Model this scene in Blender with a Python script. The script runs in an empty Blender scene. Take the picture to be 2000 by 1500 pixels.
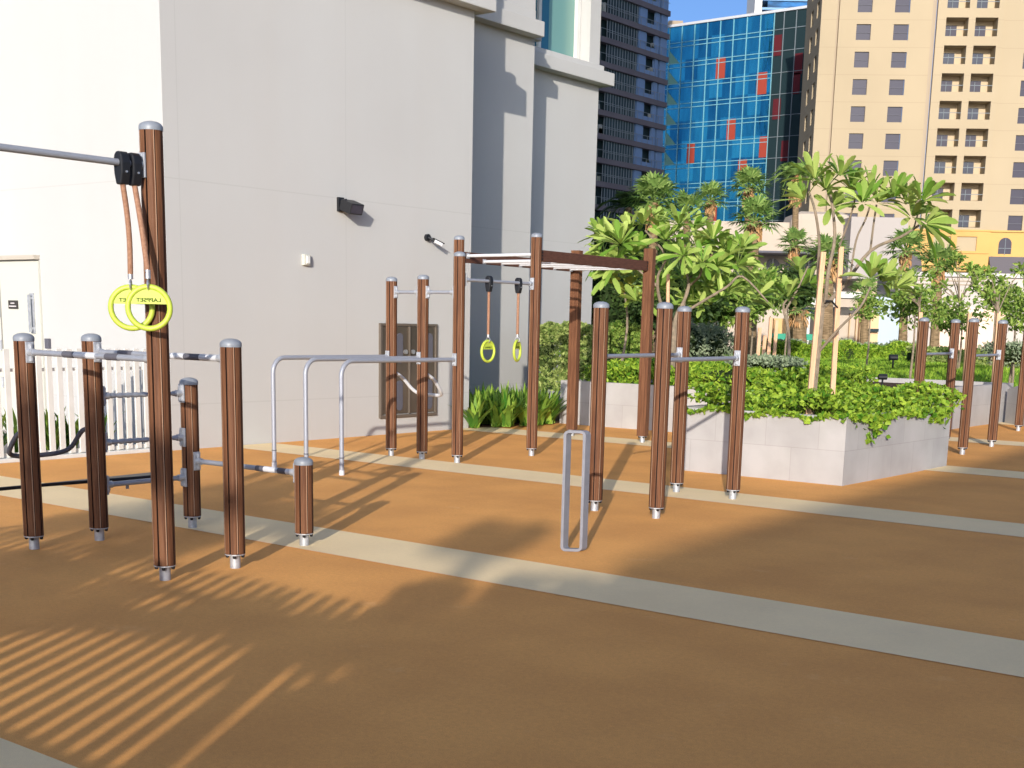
import bpy, math, random
from math import sin, cos, pi, radians
from mathutils import Vector, Matrix
import numpy as np
random.seed(7)
SC = bpy.context.scene
COL = SC.collection

# ------------------------------------------------------------------ camera
YA, PI_, RO = -0.66578, 0.1979, 0.0215
CH = 1.6
_fw = Vector((sin(YA)*cos(PI_), cos(YA)*cos(PI_), -sin(PI_)))
_rt = Vector((cos(YA), -sin(YA), 0)); _up = _rt.cross(_fw)
RT = _rt*cos(RO)+_up*sin(RO); UP = -_rt*sin(RO)+_up*cos(RO)
cam = bpy.data.objects.new('camera', bpy.data.cameras.new('camera')); COL.objects.link(cam)
cam.matrix_world = Matrix(((RT.x, UP.x, -_fw.x, 0), (RT.y, UP.y, -_fw.y, 0), (RT.z, UP.z, -_fw.z, CH), (0, 0, 0, 1)))
cam.data.sensor_width = 36; cam.data.lens = 2537/2000*36
cam.data.shift_y = 391/2000
cam.data.clip_start = .1; cam.data.clip_end = 3000
SC.camera = cam
F2 = Vector((sin(YA), cos(YA), 0)); R2 = Vector((cos(YA), -sin(YA), 0))
def ray(px, py):
    d = _fw + RT*((px-1000)/2537) - UP*((py-1141)/2537)
    return d/(d.dot(F2))
def at(px, py, d):
    """world point seen at a photo pixel, d metres ahead"""
    return Vector((0, 0, CH)) + ray(px, py)*d

# ------------------------------------------------------------------ light
SUN_AZ = Vector((.507, -.862, 0)); SUN_EL = radians(14.4)
SUNV = SUN_AZ.normalized()*cos(SUN_EL)+Vector((0, 0, sin(SUN_EL)))
sun = bpy.data.objects.new('sun', bpy.data.lights.new('sun', 'SUN')); COL.objects.link(sun)
sun.rotation_euler = SUNV.to_track_quat('Z', 'Y').to_euler()
sun.data.energy = 3.6; sun.data.angle = radians(.5); sun.data.color = (1, .91, .80)
W = bpy.data.worlds.new('World'); SC.world = W; W.use_nodes = True
nt = W.node_tree; sky = nt.nodes.new('ShaderNodeTexSky'); sky.sky_type = 'NISHITA'; sky.sun_disc = False
sky.sun_elevation = SUN_EL; sky.sun_rotation = math.atan2(SUNV.x, SUNV.y)
sky.air_density = .55; sky.dust_density = 3; sky.ozone_density = 4
nt.links.new(sky.outputs[0], nt.nodes['Background'].inputs[0]); nt.nodes['Background'].inputs[1].default_value = .15
SC.view_settings.view_transform = 'Standard'; SC.view_settings.look = 'None'
SC.view_settings.exposure = .56; SC.view_settings.gamma = 1
SC.render.engine = 'CYCLES'; SC.cycles.max_bounces = 6; SC.cycles.transparent_max_bounces = 6

# ------------------------------------------------------------------ materials
MATS = {}
def mat(name, col, rough=.6, metal=0, var=None, scale=3, stretch=None, bump=0, bscale=60, island=None, spec=.15, trans=0, detail=4):
    """col base colour; var second colour mixed by noise; island second colour mixed per loose piece"""
    m = bpy.data.materials.new(name); m.use_nodes = True; n = m.node_tree.nodes; L = m.node_tree.links
    b = n['Principled BSDF']; b.inputs['Roughness'].default_value = rough; b.inputs['Metallic'].default_value = metal
    b.inputs['Specular IOR Level'].default_value = spec
    b.inputs['Base Color'].default_value = (*col, 1)
    out = None
    geo = n.new('ShaderNodeNewGeometry')
    if var:
        tex = n.new('ShaderNodeTexNoise'); tex.inputs['Scale'].default_value = scale; tex.inputs['Detail'].default_value = detail
        mp = n.new('ShaderNodeMapping'); L.new(geo.outputs['Position'], mp.inputs[0])
        if stretch: mp.inputs['Scale'].default_value = stretch
        L.new(mp.outputs[0], tex.inputs['Vector'])
        r = n.new('ShaderNodeMapRange'); r.inputs[1].default_value = .35; r.inputs[2].default_value = .65
        L.new(tex.outputs[0], r.inputs[0])
        mx = n.new('ShaderNodeMix'); mx.data_type = 'RGBA'; mx.inputs[6].default_value = (*col, 1); mx.inputs[7].default_value = (*var, 1)
        L.new(r.outputs[0], mx.inputs[0]); out = mx.outputs[2]
    if island:
        mx = n.new('ShaderNodeMix'); mx.data_type = 'RGBA'; mx.inputs[6].default_value = (*col, 1); mx.inputs[7].default_value = (*island, 1)
        if out: L.new(out, mx.inputs[6])
        L.new(geo.outputs['Random Per Island'], mx.inputs[0]); out = mx.outputs[2]
    if out: L.new(out, b.inputs['Base Color'])
    if bump:
        t2 = n.new('ShaderNodeTexNoise'); t2.inputs['Scale'].default_value = bscale; t2.inputs['Detail'].default_value = 3
        L.new(geo.outputs['Position'], t2.inputs['Vector'])
        bp = n.new('ShaderNodeBump'); bp.inputs['Strength'].default_value = bump; bp.inputs['Distance'].default_value = .01
        L.new(t2.outputs[0], bp.inputs['Height']); L.new(bp.outputs[0], b.inputs['Normal'])
    if trans:
        tr = n.new('ShaderNodeBsdfTranslucent'); ms = n.new('ShaderNodeMixShader'); ms.inputs[0].default_value = trans
        if out: L.new(out, tr.inputs[0])
        else: tr.inputs[0].default_value = (*col, 1)
        L.new(b.outputs[0], ms.inputs[1]); L.new(tr.outputs[0], ms.inputs[2])
        L.new(ms.outputs[0], n['Material Output'].inputs['Surface'])
    MATS[name] = m; return m
def nodes(m): return m.node_tree.nodes, m.node_tree.links, m.node_tree.nodes['Principled BSDF']

plaster = mat('plaster', (.468, .472, .460), .85, var=(.445, .446, .434), scale=.35, bump=.15, bscale=180)
def add_seams(m, zs, ys=(), axis='Y'):
    n, L, b = nodes(m)
    src = b.inputs['Base Color'].links[0].from_socket
    geo = n.new('ShaderNodeNewGeometry'); sep = n.new('ShaderNodeSeparateXYZ'); L.new(geo.outputs['Position'], sep.inputs[0])
    prev = None
    for v, ax, wd in [(z, 'Z', .007) for z in zs]+[(y, axis, .006) for y in ys]:
        c = n.new('ShaderNodeMath'); c.operation = 'COMPARE'; c.inputs[1].default_value = v; c.inputs[2].default_value = wd
        L.new(sep.outputs[ax], c.inputs[0])
        if prev:
            mm = n.new('ShaderNodeMath'); mm.operation = 'MAXIMUM'; L.new(prev, mm.inputs[0]); L.new(c.outputs[0], mm.inputs[1]); prev = mm.outputs[0]
        else: prev = c.outputs[0]
    sc = n.new('ShaderNodeMath'); sc.operation = 'MULTIPLY'; sc.inputs[1].default_value = .11; L.new(prev, sc.inputs[0])
    mx = n.new('ShaderNodeMix'); mx.data_type = 'RGBA'; L.new(sc.outputs[0], mx.inputs[0]); L.new(src, mx.inputs[6]); mx.inputs[7].default_value = (.12, .11, .1, 1)
    L.new(mx.outputs[2], b.inputs['Base Color'])
    # rain streaks and trowel marks
    tx = n.new('ShaderNodeTexNoise'); tx.inputs['Scale'].default_value = 1; tx.inputs['Detail'].default_value = 5
    mp = n.new('ShaderNodeMapping'); mp.inputs['Scale'].default_value = (2.2, 2.2, .12); L.new(geo.outputs['Position'], mp.inputs[0]); L.new(mp.outputs[0], tx.inputs[0])
    r = n.new('ShaderNodeMapRange'); r.inputs[1].default_value = .4; r.inputs[2].default_value = .75; r.inputs[4].default_value = .10; L.new(tx.outputs[0], r.inputs[0])
    m2 = n.new('ShaderNodeMix'); m2.data_type = 'RGBA'; L.new(r.outputs[0], m2.inputs[0]); L.new(mx.outputs[2], m2.inputs[6]); m2.inputs[7].default_value = (.42, .38, .34, 1)
    L.new(m2.outputs[2], b.inputs['Base Color'])
add_seams(plaster, (.55, 3.19), (10.04, 12.77))

rubber = mat('rubber_tan', (.94, .465, .135), .85, var=(.80, .385, .112), scale=1.1, bump=.35, bscale=260, detail=6)
def speckle(m, dark, sc=420, amt=.5, scuff=None):
    n, L, b = nodes(m); src = b.inputs['Base Color'].links[0].from_socket
    geo = n.new('ShaderNodeNewGeometry')
    v = n.new('ShaderNodeTexNoise'); v.inputs['Scale'].default_value = sc; v.inputs['Detail'].default_value = 2; L.new(geo.outputs['Position'], v.inputs['Vector'])
    r = n.new('ShaderNodeMapRange'); r.inputs[1].default_value = .45; r.inputs[2].default_value = .72; r.inputs[4].default_value = amt; L.new(v.outputs[0], r.inputs[0])
    mx = n.new('ShaderNodeMix'); mx.data_type = 'RGBA'; L.new(r.outputs[0], mx.inputs[0]); L.new(src, mx.inputs[6]); mx.inputs[7].default_value = (*dark, 1)
    v3 = n.new('ShaderNodeTexNoise'); v3.inputs['Scale'].default_value = 38; v3.inputs['Detail'].default_value = 6; v3.inputs['Roughness'].default_value = .8; L.new(geo.outputs['Position'], v3.inputs['Vector'])
    r3 = n.new('ShaderNodeMapRange'); r3.inputs[1].default_value = .35; r3.inputs[2].default_value = .7; r3.inputs[4].default_value = amt*.55; L.new(v3.outputs[0], r3.inputs[0])
    m3 = n.new('ShaderNodeMix'); m3.data_type = 'RGBA'; L.new(r3.outputs[0], m3.inputs[0]); L.new(mx.outputs[2], m3.inputs[6]); m3.inputs[7].default_value = (*dark, 1)
    o = m3.outputs[2]
    if scuff:
        v2 = n.new('ShaderNodeTexNoise'); v2.inputs['Scale'].default_value = 2.6; v2.inputs['Detail'].default_value = 8; v2.inputs['Roughness'].default_value = .75; L.new(geo.outputs['Position'], v2.inputs['Vector'])
        r2 = n.new('ShaderNodeMapRange'); r2.inputs[1].default_value = .60; r2.inputs[2].default_value = .80; r2.inputs[4].default_value = .5; L.new(v2.outputs[0], r2.inputs[0])
        m2 = n.new('ShaderNodeMix'); m2.data_type = 'RGBA'; L.new(r2.outputs[0], m2.inputs[0]); L.new(o, m2.inputs[6]); m2.inputs[7].default_value = (*scuff, 1)
        o = m2.outputs[2]
    L.new(o, b.inputs['Base Color'])
speckle(rubber, (.40, .16, .055), 240, .5, (.92, .56, .26))
cream_rubber = mat('rubber_cream', (.97, .76, .44), .85, var=(.90, .70, .405), scale=1.5, bump=.3, bscale=260)
speckle(cream_rubber, (.60, .45, .26), 240, .30, (.66, .54, .36))
paving = mat('paving', (.42, .38, .33), .85, var=(.36, .33, .29), scale=.5)
wood = mat('wood_composite', (.165, .074, .036), .55, var=(.098, .041, .021), scale=3, stretch=(22, 22, 1.1), bump=.25, bscale=120)
wooddark = mat('wood_dark', (.11, .05, .033), .6, var=(.075, .034, .024), scale=4, stretch=(3, 3, 20))
core = mat('groove_core', (.02, .012, .01), .8)
alu = mat('aluminium_trim', (.42, .27, .18), .5, .1)
galv = mat('galvanised', (.50, .52, .55), .45, .45, var=(.38, .40, .43), scale=22)
capm = mat('cap_grey', (.20, .22, .255), .42, 0, spec=.5, var=(.22, .245, .28), scale=14)
barm = mat('bar_grey', (.31, .33, .38), .42, .25, var=(.30, .32, .36), scale=9)
steel = mat('steel', (.62, .63, .65), .3, .8)
grip = mat('grip_dark', (.10, .10, .12), .6)
gripl = mat('grip_light', (.55, .57, .60), .5)
black = mat('black_plastic', (.012, .013, .016), .45, spec=.4)
lime = mat('lime_plastic', (.44, .54, .06), .42, spec=.4)
limetxt = mat('lime_text', (.06, .09, .01), .6)
rope = mat('rope_brown', (.34, .19, .12), .6, var=(.25, .13, .08), scale=60)
white = mat('white_paint', (.62, .62, .59), .5, var=(.57, .57, .53), scale=4)
doorm = mat('door_cream', (.50, .50, .44), .5)
stone = mat('planter_stone', (.425, .415, .405), .7, var=(.365, .355, .345), scale=2.5, bump=.12, bscale=90, detail=8)
def tile_joints(m):
    n, L, b = nodes(m); src = b.inputs['Base Color'].links[0].from_socket
    geo = n.new('ShaderNodeNewGeometry'); sep = n.new('ShaderNodeSeparateXYZ'); L.new(geo.outputs['Position'], sep.inputs[0])
    ad = n.new('ShaderNodeMath'); ad.operation = 'ADD'; L.new(sep.outputs[0], ad.inputs[0]); L.new(sep.outputs[1], ad.inputs[1])
    cb = n.new('ShaderNodeCombineXYZ'); L.new(ad.outputs[0], cb.inputs[0]); L.new(sep.outputs[2], cb.inputs[1])
    br = n.new('ShaderNodeTexBrick'); L.new(cb.outputs[0], br.inputs['Vector']); br.inputs['Scale'].default_value = 1
    br.inputs['Brick Width'].default_value = .62; br.inputs['Row Height'].default_value = .365; br.inputs['Mortar Size'].default_value = .0035
    br.inputs['Color1'].default_value = (1, 1, 1, 1); br.inputs['Color2'].default_value = (.92, .92, .93, 1); br.inputs['Mortar'].default_value = (.80, .79, .78, 1)
    mx = n.new('ShaderNodeMix'); mx.data_type = 'RGBA'; mx.blend_type = 'MULTIPLY'; mx.inputs[0].default_value = 1
    L.new(src, mx.inputs[6]); L.new(br.outputs[0], mx.inputs[7]); L.new(mx.outputs[2], b.inputs['Base Color'])
tile_joints(stone)
stone_cap = mat('planter_cap', (.5, .48, .46), .7, var=(.54, .51, .50), scale=3)
soil = mat('soil', (.06, .035, .02), .9, var=(.10, .06, .035), scale=9)
cabm = mat('cabinet_bronze', (.17, .14, .11), .28, .6, var=(.12, .10, .08), scale=2)
cabf = mat('cabinet_frame', (.19, .16, .13), .4, .5)
leaf_fr = mat('leaf_frangipani', (.13, .27, .03), .42, island=(.48, .58, .16), trans=.28)
leaf_gc = mat('leaf_groundcover', (.06, .17, .012), .42, island=(.34, .47, .05), trans=.2)
leaf_strap = mat('leaf_strap', (.05, .16, .02), .35, island=(.36, .52, .08), trans=.2)
leaf_hedge = mat('leaf_hedge', (.09, .17, .03), .5, island=(.40, .46, .15), trans=.2)
leaf_silver = mat('leaf_silver', (.16, .22, .12), .55, island=(.34, .40, .26), trans=.2)
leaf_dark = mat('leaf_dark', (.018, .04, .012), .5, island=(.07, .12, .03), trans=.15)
leaf_mid = mat('leaf_shrub', (.08, .18, .025), .45, island=(.34, .44, .10), trans=.25)
leaf_yel = mat('leaf_yellow', (.30, .40, .06), .45, island=(.55, .52, .12), trans=.3)
leaf_palm = mat('leaf_palm', (.09, .19, .04), .45, island=(.32, .44, .13), trans=.2)
leaf_brown = mat('leaf_dry', (.30, .15, .06), .8, island=(.50, .32, .16))
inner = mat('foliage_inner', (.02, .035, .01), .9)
bark = mat('bark_frangipani', (.28, .22, .16), .8, var=(.18, .15, .11), scale=12)
barkp = mat('bark_palm', (.27, .19, .11), .9, var=(.13, .09, .05), scale=5, stretch=(1, 1, 5), bump=.6, bscale=14)
stake = mat('stake_pine', (.66, .42, .26), .7, var=(.56, .34, .20), scale=5, stretch=(12, 12, 1))
lawnm = mat('lawn_grass', (.12, .25, .02), .9, var=(.22, .34, .035), scale=2.2, bump=.8, bscale=60)
beige = mat('beige_render', (.375, .305, .202), .85, var=(.352, .287, .19), scale=.15)
def joints(m, pitch, off):
    n, L, b = nodes(m); src = b.inputs['Base Color'].links[0].from_socket
    geo = n.new('ShaderNodeNewGeometry'); sep = n.new('ShaderNodeSeparateXYZ'); L.new(geo.outputs['Position'], sep.inputs[0])
    a = n.new('ShaderNodeMath'); a.operation = 'ADD'; a.inputs[1].default_value = off; L.new(sep.outputs[2], a.inputs[0])
    f = n.new('ShaderNodeMath'); f.operation = 'PINGPONG'; f.inputs[1].default_value = pitch/2; L.new(a.outputs[0], f.inputs[0])
    c = n.new('ShaderNodeMath'); c.operation = 'LESS_THAN'; c.inputs[1].default_value = .035; L.new(f.outputs[0], c.inputs[0])
    k = n.new('ShaderNodeMath'); k.operation = 'MULTIPLY'; k.inputs[1].default_value = .25; L.new(c.outputs[0], k.inputs[0])
    mx = n.new('ShaderNodeMix'); mx.data_type = 'RGBA'; L.new(k.outputs[0], mx.inputs[0]); L.new(src, mx.inputs[6]); mx.inputs[7].default_value = (.2, .15, .1, 1); L.new(mx.outputs[2], b.inputs['Base Color'])
joints(beige, 2.815, -(34.13-2.815*12+.45))
beige_g = mat('beige_groove', (.34, .28, .21), .85)
orange = mat('orange_render', (.52, .325, .115), .85, var=(.48, .29, .10), scale=.2)
pane = mat('window_glass', (.035, .035, .05), .2, .0, island=(.06, .055, .075), spec=.2)
pane_blue = mat('balcony_glass', (.035, .04, .06), .2, spec=.3)
darkglass = mat('dark_glazing', (.008, .016, .02), .3, spec=.2, island=(.02, .04, .045))
spandrel = mat('tower_spandrel', (.115, .108, .125), .8, var=(.10, .092, .108), scale=.3)
paleblue = mat('tower_pale_panel', (.13, .21, .36), .5, .0, spec=.2)
mullm = mat('tower_mullion', (.16, .19, .21), .5)
def glassgrid():
    m = bpy.data.materials.new('blue_curtain_wall'); m.use_nodes = True; n, L, b = nodes(m)
    geo = n.new('ShaderNodeNewGeometry'); sep = n.new('ShaderNodeSeparateXYZ'); L.new(geo.outputs['Position'], sep.inputs[0])
    cb = n.new('ShaderNodeCombineXYZ')
    for i, (ax, s) in enumerate((('X', 1/2.15), ('Z', 1/2.9))):
        k = n.new('ShaderNodeMath'); k.operation = 'MULTIPLY'; k.inputs[1].default_value = s; L.new(sep.outputs[ax], k.inputs[0])
        f = n.new('ShaderNodeMath'); f.operation = 'FLOOR'; L.new(k.outputs[0], f.inputs[0]); L.new(f.outputs[0], cb.inputs[i])
    wn = n.new('ShaderNodeTexWhiteNoise'); L.new(cb.outputs[0], wn.inputs[0])
    tx = n.new('ShaderNodeTexNoise'); tx.inputs['Scale'].default_value = .35; tx.inputs['Detail'].default_value = 5
    mp = n.new('ShaderNodeMapping'); mp.inputs['Scale'].default_value = (2.5, 1, .7); L.new(geo.outputs['Position'], mp.inputs[0]); L.new(mp.outputs[0], tx.inputs[0])
    ad = n.new('ShaderNodeMath'); ad.operation = 'ADD'; L.new(wn.outputs[0], ad.inputs[0]); L.new(tx.outputs[0], ad.inputs[1])
    r = n.new('ShaderNodeMapRange'); r.inputs[1].default_value = .4; r.inputs[2].default_value = 1.5; L.new(ad.outputs[0], r.inputs[0])
    cr = n.new('ShaderNodeMix'); cr.data_type = 'RGBA'; cr.inputs[6].default_value = (.012, .13, .26, 1); cr.inputs[7].default_value = (.045, .36, .52, 1)
    L.new(r.outputs[0], cr.inputs[0]); L.new(cr.outputs[2], b.inputs['Base Color']); b.inputs['Metallic'].default_value = .9; b.inputs['Roughness'].default_value = .14
    bp = n.new('ShaderNodeBump'); bp.inputs['Strength'].default_value = .25; bp.inputs['Distance'].default_value = .3; L.new(tx.outputs[0], bp.inputs['Height']); L.new(bp.outputs[0], b.inputs['Normal'])
    return m
blueglass = glassgrid()
mullc = mat('curtain_wall_mullion', (.17, .36, .42), .5)
redp = mat('red_panel', (.29, .05, .032), .5)
teal = mat('window_teal', (.03, .16, .22), .08, .3, spec=.9)
teal2 = mat('window_curtain', (.16, .32, .28), .2, .1, spec=.9)
awn = mat('awning_grey', (.12, .11, .12), .8)
signred = mat('sign_red', (.70, .09, .08), .6)
greenm = mat('green_hoarding', (.05, .30, .20), .7)
signd = mat('sign_dark', (.05, .045, .04), .5)
signw = mat('sign_white', (.6, .56, .56), .5)
bronze = mat('bronze_letters', (.30, .18, .03), .5)
skin = None

# ------------------------------------------------------------------ mesh helpers
class MB:
    def __init__(s): s.v = []; s.f = []
    def quad(s, a, b, c, d):
        n = len(s.v); s.v += [tuple(a), tuple(b), tuple(c), tuple(d)]; s.f.append((n, n+1, n+2, n+3)); return s
    def box(s, x0, y0, z0, x1, y1, z1):
        return s.obox(((x0+x1)/2, (y0+y1)/2, (z0+z1)/2), (1, 0, 0), (0, 1, 0), (0, 0, 1), (x1-x0)/2, (y1-y0)/2, (z1-z0)/2)
    def obox(s, c, a, b, d, ha, hb, hd, bev=0):
        c = Vector(c); a = Vector(a).normalized()*ha; b = Vector(b).normalized()*hb; d = Vector(d).normalized()*hd
        n = len(s.v)
        for k in (-1, 1):
            for p, q in ((-1, -1), (1, -1), (1, 1), (-1, 1)): s.v.append(tuple(c+a*p+b*q+d*k))
        for f in ((3, 2, 1, 0), (4, 5, 6, 7), (0, 1, 5, 4), (1, 2, 6, 5), (2, 3, 7, 6), (3, 0, 4, 7)): s.f.append(tuple(n+i for i in f))
        return s
    def prism(s, poly, z0, z1):
        n = len(s.v); k = len(poly)
        s.v += [(x, y, z0) for x, y in poly]+[(x, y, z1) for x, y in poly]
        s.f.append(tuple(n+i for i in range(k))[::-1]); s.f.append(tuple(n+k+i for i in range(k)))
        for i in range(k): j = (i+1) % k; s.f.append((n+i, n+j, n+k+j, n+k+i))
        return s
    def tube(s, pts, r, seg=10, cap=True):
        pts = [Vector(p) for p in pts]; n0 = len(s.v); rs = r if isinstance(r, (list, tuple)) else [r]*len(pts)
        ref = None
        for i, p in enumerate(pts):
            t = (pts[min(i+1, len(pts)-1)]-pts[max(i-1, 0)]).normalized()
            if ref is None:
                ref = Vector((0, 0, 1)) if abs(t.z) < .9 else Vector((1, 0, 0))
            a = (ref-t*ref.dot(t)).normalized(); ref = a; b = t.cross(a)
            for k in range(seg):
                w = 2*pi*k/seg; s.v.append(tuple(p+(a*cos(w)+b*sin(w))*rs[i]))
        for i in range(len(pts)-1):
            for k in range(seg):
                q = n0+i*seg; k2 = (k+1) % seg; s.f.append((q+k, q+k2, q+seg+k2, q+seg+k))
        if cap:
            s.f.append(tuple(n0+k for k in range(seg))[::-1]); q = n0+(len(pts)-1)*seg; s.f.append(tuple(q+k for k in range(seg)))
        return s
    def lathe(s, x, y, prof, seg=16):
        n0 = len(s.v)
        for r, z in prof:
            for k in range(seg): w = 2*pi*(k+.5)/seg; s.v.append((x+r*cos(w), y+r*sin(w), z))
        for i in range(len(prof)-1):
            for k in range(seg):
                q = n0+i*seg; k2 = (k+1) % seg; s.f.append((q+k, q+k2, q+seg+k2, q+seg+k))
        s.f.append(tuple(n0+k for k in range(seg))[::-1]); q = n0+(len(prof)-1)*seg; s.f.append(tuple(q+k for k in range(seg)))
        return s
    def torus(s, c, nrm, R, r, S=32, T=10):
        c = Vector(c); nrm = Vector(nrm).normalized(); u = Vector((0, 0, 1)); u = (u-nrm*u.dot(nrm)).normalized(); w = nrm.cross(u)
        n0 = len(s.v)
        for i in range(S):
            a = 2*pi*i/S; d = u*cos(a)+w*sin(a)
            for j in range(T):
                b = 2*pi*j/T; s.v.append(tuple(c+d*(R+r*cos(b))+nrm*(r*sin(b))))
        for i in range(S):
            for j in range(T):
                i2 = (i+1) % S; j2 = (j+1) % T; s.f.append((n0+i*T+j, n0+i2*T+j, n0+i2*T+j2, n0+i*T+j2))
        return s
    def build(s, name, m, parent=None, smooth=False, bevel=0, autos=0):
        o0 = Vector(parent['_o']) if parent is not None else Vector((0, 0, 0))
        me = bpy.data.meshes.new(name); V = np.array(s.v, dtype=float)
        if parent is None and len(V):
            o0 = Vector(((V[:, 0].min()+V[:, 0].max())/2, (V[:, 1].min()+V[:, 1].max())/2, V[:, 2].min()))
        V = V-np.array(o0)
        me.from_pydata(V.tolist(), [], s.f); me.update()
        if smooth:
            me.polygons.foreach_set('use_smooth', [True]*len(me.polygons))
            try: me.set_sharp_from_angle(angle=radians(40))
            except Exception: pass
        ms = m if isinstance(m, (list, tuple)) else [m]
        for q in ms: me.materials.append(q)
        o = bpy.data.objects.new(name, me); COL.objects.link(o)
        if parent is not None: o.parent = parent
        else: o.location = o0
        o['_o'] = tuple(o0)
        if bevel:
            bm = o.modifiers.new('bevel', 'BEVEL'); bm.width = bevel; bm.segments = 2; bm.limit_method = 'ANGLE'
        return o
def tag(o, label, cat, group=None, kind=None):
    if label: o['label'] = label
    if cat: o['category'] = cat
    if group: o['group'] = group
    if kind: o['kind'] = kind
    return o
def struct(o, kind='structure'): o['kind'] = kind; return o
def thing(name, loc, label, cat, group=None):
    o = bpy.data.objects.new(name, None); COL.objects.link(o); o.location = loc; o['_o'] = tuple(loc); o.empty_display_size = .2
    return tag(o, label, cat, group)

# ------------------------------------------------------------------ ground
g = MB(); g.quad((-1500, -1500, 0), (1500, -1500, 0), (1500, 1500, 0), (-1500, 1500, 0)); struct(g.build('ground', paving))
g = MB(); g.quad((-13.0, -6, .004), (9, -6, .004), (9, 27, .004), (-13.0, 27, .004)); struct(g.build('rubber_floor', rubber))
for i, y in enumerate((2.53, 6.96, 11.40, 15.80, 20.25, 24.7)):
    g = MB(); g.quad((-12.99, y-.77, .008), (9, y-.77, .008), (9, y, .008), (-12.99, y, .008))
    struct(g.build('floor_stripe', cream_rubber))

# ------------------------------------------------------------------ white building
t = thing('white_building', (-25, 15, 0), 'tall off-white plastered building with stepped corner and stone ledges', 'building')
m = MB(); H_ = 90
fp = [(-13.0, 9.83), (-13.0, 15.38), (-14.6, 15.38), (-14.6, 18.9), (-15.95, 18.9), (-15.95, 22.3), (-45, 22.3), (-45, 9.83)]
m.prism(fp, -.2, H_); m.build('wall', plaster, t)
m = MB()   # front skin of the second recess, around the window
m.box(-15.95, 18.9, -.2, -15.6, 22.3, 6.62); m.box(-15.95, 21.95, 6.62, -15.6, 22.3, H_); m.box(-15.95, 18.9, 9.6, -15.6, 21.95, H_)
m.build('wall', plaster, t)
for k, (x, y0, y1, z0) in enumerate(((-13.0, 9.6, 15.62, 6.04), (-14.6, 15.38, 18.86, 6.43), (-15.6, 18.9, 22.5, 6.25))):
    m = MB()
    if k == 0:
        m.box(x, y0, z0, x+.22, y1, z0+.42); m.box(x-.9, 15.38, z0, x, y1, z0+.42)
        m.box(x, y0, z0+.42, x+.1, y1-.1, z0+.56)
    elif k == 1:
        m.box(x, y0, z0, x+.24, y1, z0+.25); m.box(x, y0, z0+.25, x+.14, y1-.12, z0+.42); m.box(x-.5, 18.903, z0, x, 19.1, z0+.25)
    else:
        m.box(x, y0, z0, x+.24, y1, z0+.24); m.box(x, y0, z0+.24, x+.12, 22.3, z0+.36); m.box(x-.6, 22.3, z0, x, y1, z0+.24)
    m.build('ledge', plaster, t, bevel=.012)
w = MB(); w.box(-15.945, 18.95, 6.66, -15.90, 21.95, 9.56); win = w.build('window', white, t)
w = MB(); w.quad((-15.895, 19.9, 6.74), (-15.895, 21.3, 6.74), (-15.895, 21.3, 9.5), (-15.895, 19.9, 9.5)); w.quad((-15.895, 19.0, 6.74), (-15.895, 19.86, 6.74), (-15.895, 19.86, 9.5), (-15.895, 19.0, 9.5)); w.build('pane', teal, win)
w = MB(); w.quad((-15.893, 21.0, 6.74), (-15.893, 21.82, 6.74), (-15.893, 21.82, 9.5), (-15.893, 21.0, 9.5)); w.build('curtain', teal2, win)
w = MB(); w.box(-15.91, 20.62, 6.70, -15.84, 20.70, 9.55); w.box(-15.91, 21.83, 6.66, -15.82, 21.93, 9.55); w.build('frame', white, win)
# service door on the left wall
dr = MB(); dr.box(-17.5, 9.80, .02, -15.66, 9.828, 2.27); dob = dr.build('door', doorm, t)
fr = MB(); fr.box(-17.6, 9.74, 2.29, -15.66, 9.828, 2.345); fr.build('lintel', mat('lintel', (.42, .38, .32), .6), dob)
fr = MB(); fr.box(-16.61, 9.79, .03, -16.59, 9.799, 2.25); fr.build('leaf_joint', mat('joint', (.25, .24, .22), .6), dob)
for z in (1.87, 1.55, 1.1, .6):
    fr = MB(); fr.tube([(-16.62, 9.78, z), (-16.62, 9.78, z+.14)], .018, 8); fr.build('hinge', galv, dob)
fr = MB(); fr.box(-15.84, 9.73, 1.36, -15.80, 9.755, 1.84); fr.box(-15.84, 9.755, 1.39, -15.80, 9.80, 1.42); fr.box(-15.84, 9.755, 1.78, -15.80, 9.80, 1.81); fr.box(-15.87, 9.783, 1.34, -15.78, 9.799, 1.86)
fr.build('handle', galv, dob)
fr = MB(); fr.box(-16.39, 9.785, 1.655, -16.17, 9.799, 1.765); fr.build('sign', signd, dob)
fr = MB()
for x0, x1, z in ((-16.33, -16.24, 1.728), (-16.37, -16.20, 1.688)):
    k = x0
    while k < x1: fr.box(k, 9.782, z-.008, min(k+.014, x1), 9.7845, z+.008); k += .02
fr.build('sign_letters', signw, dob)
fr = MB(); fr.box(-15.58, 9.79, 1.15, -15.49, 9.829, 1.28); fr.build('card_reader', grip, t)

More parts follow.
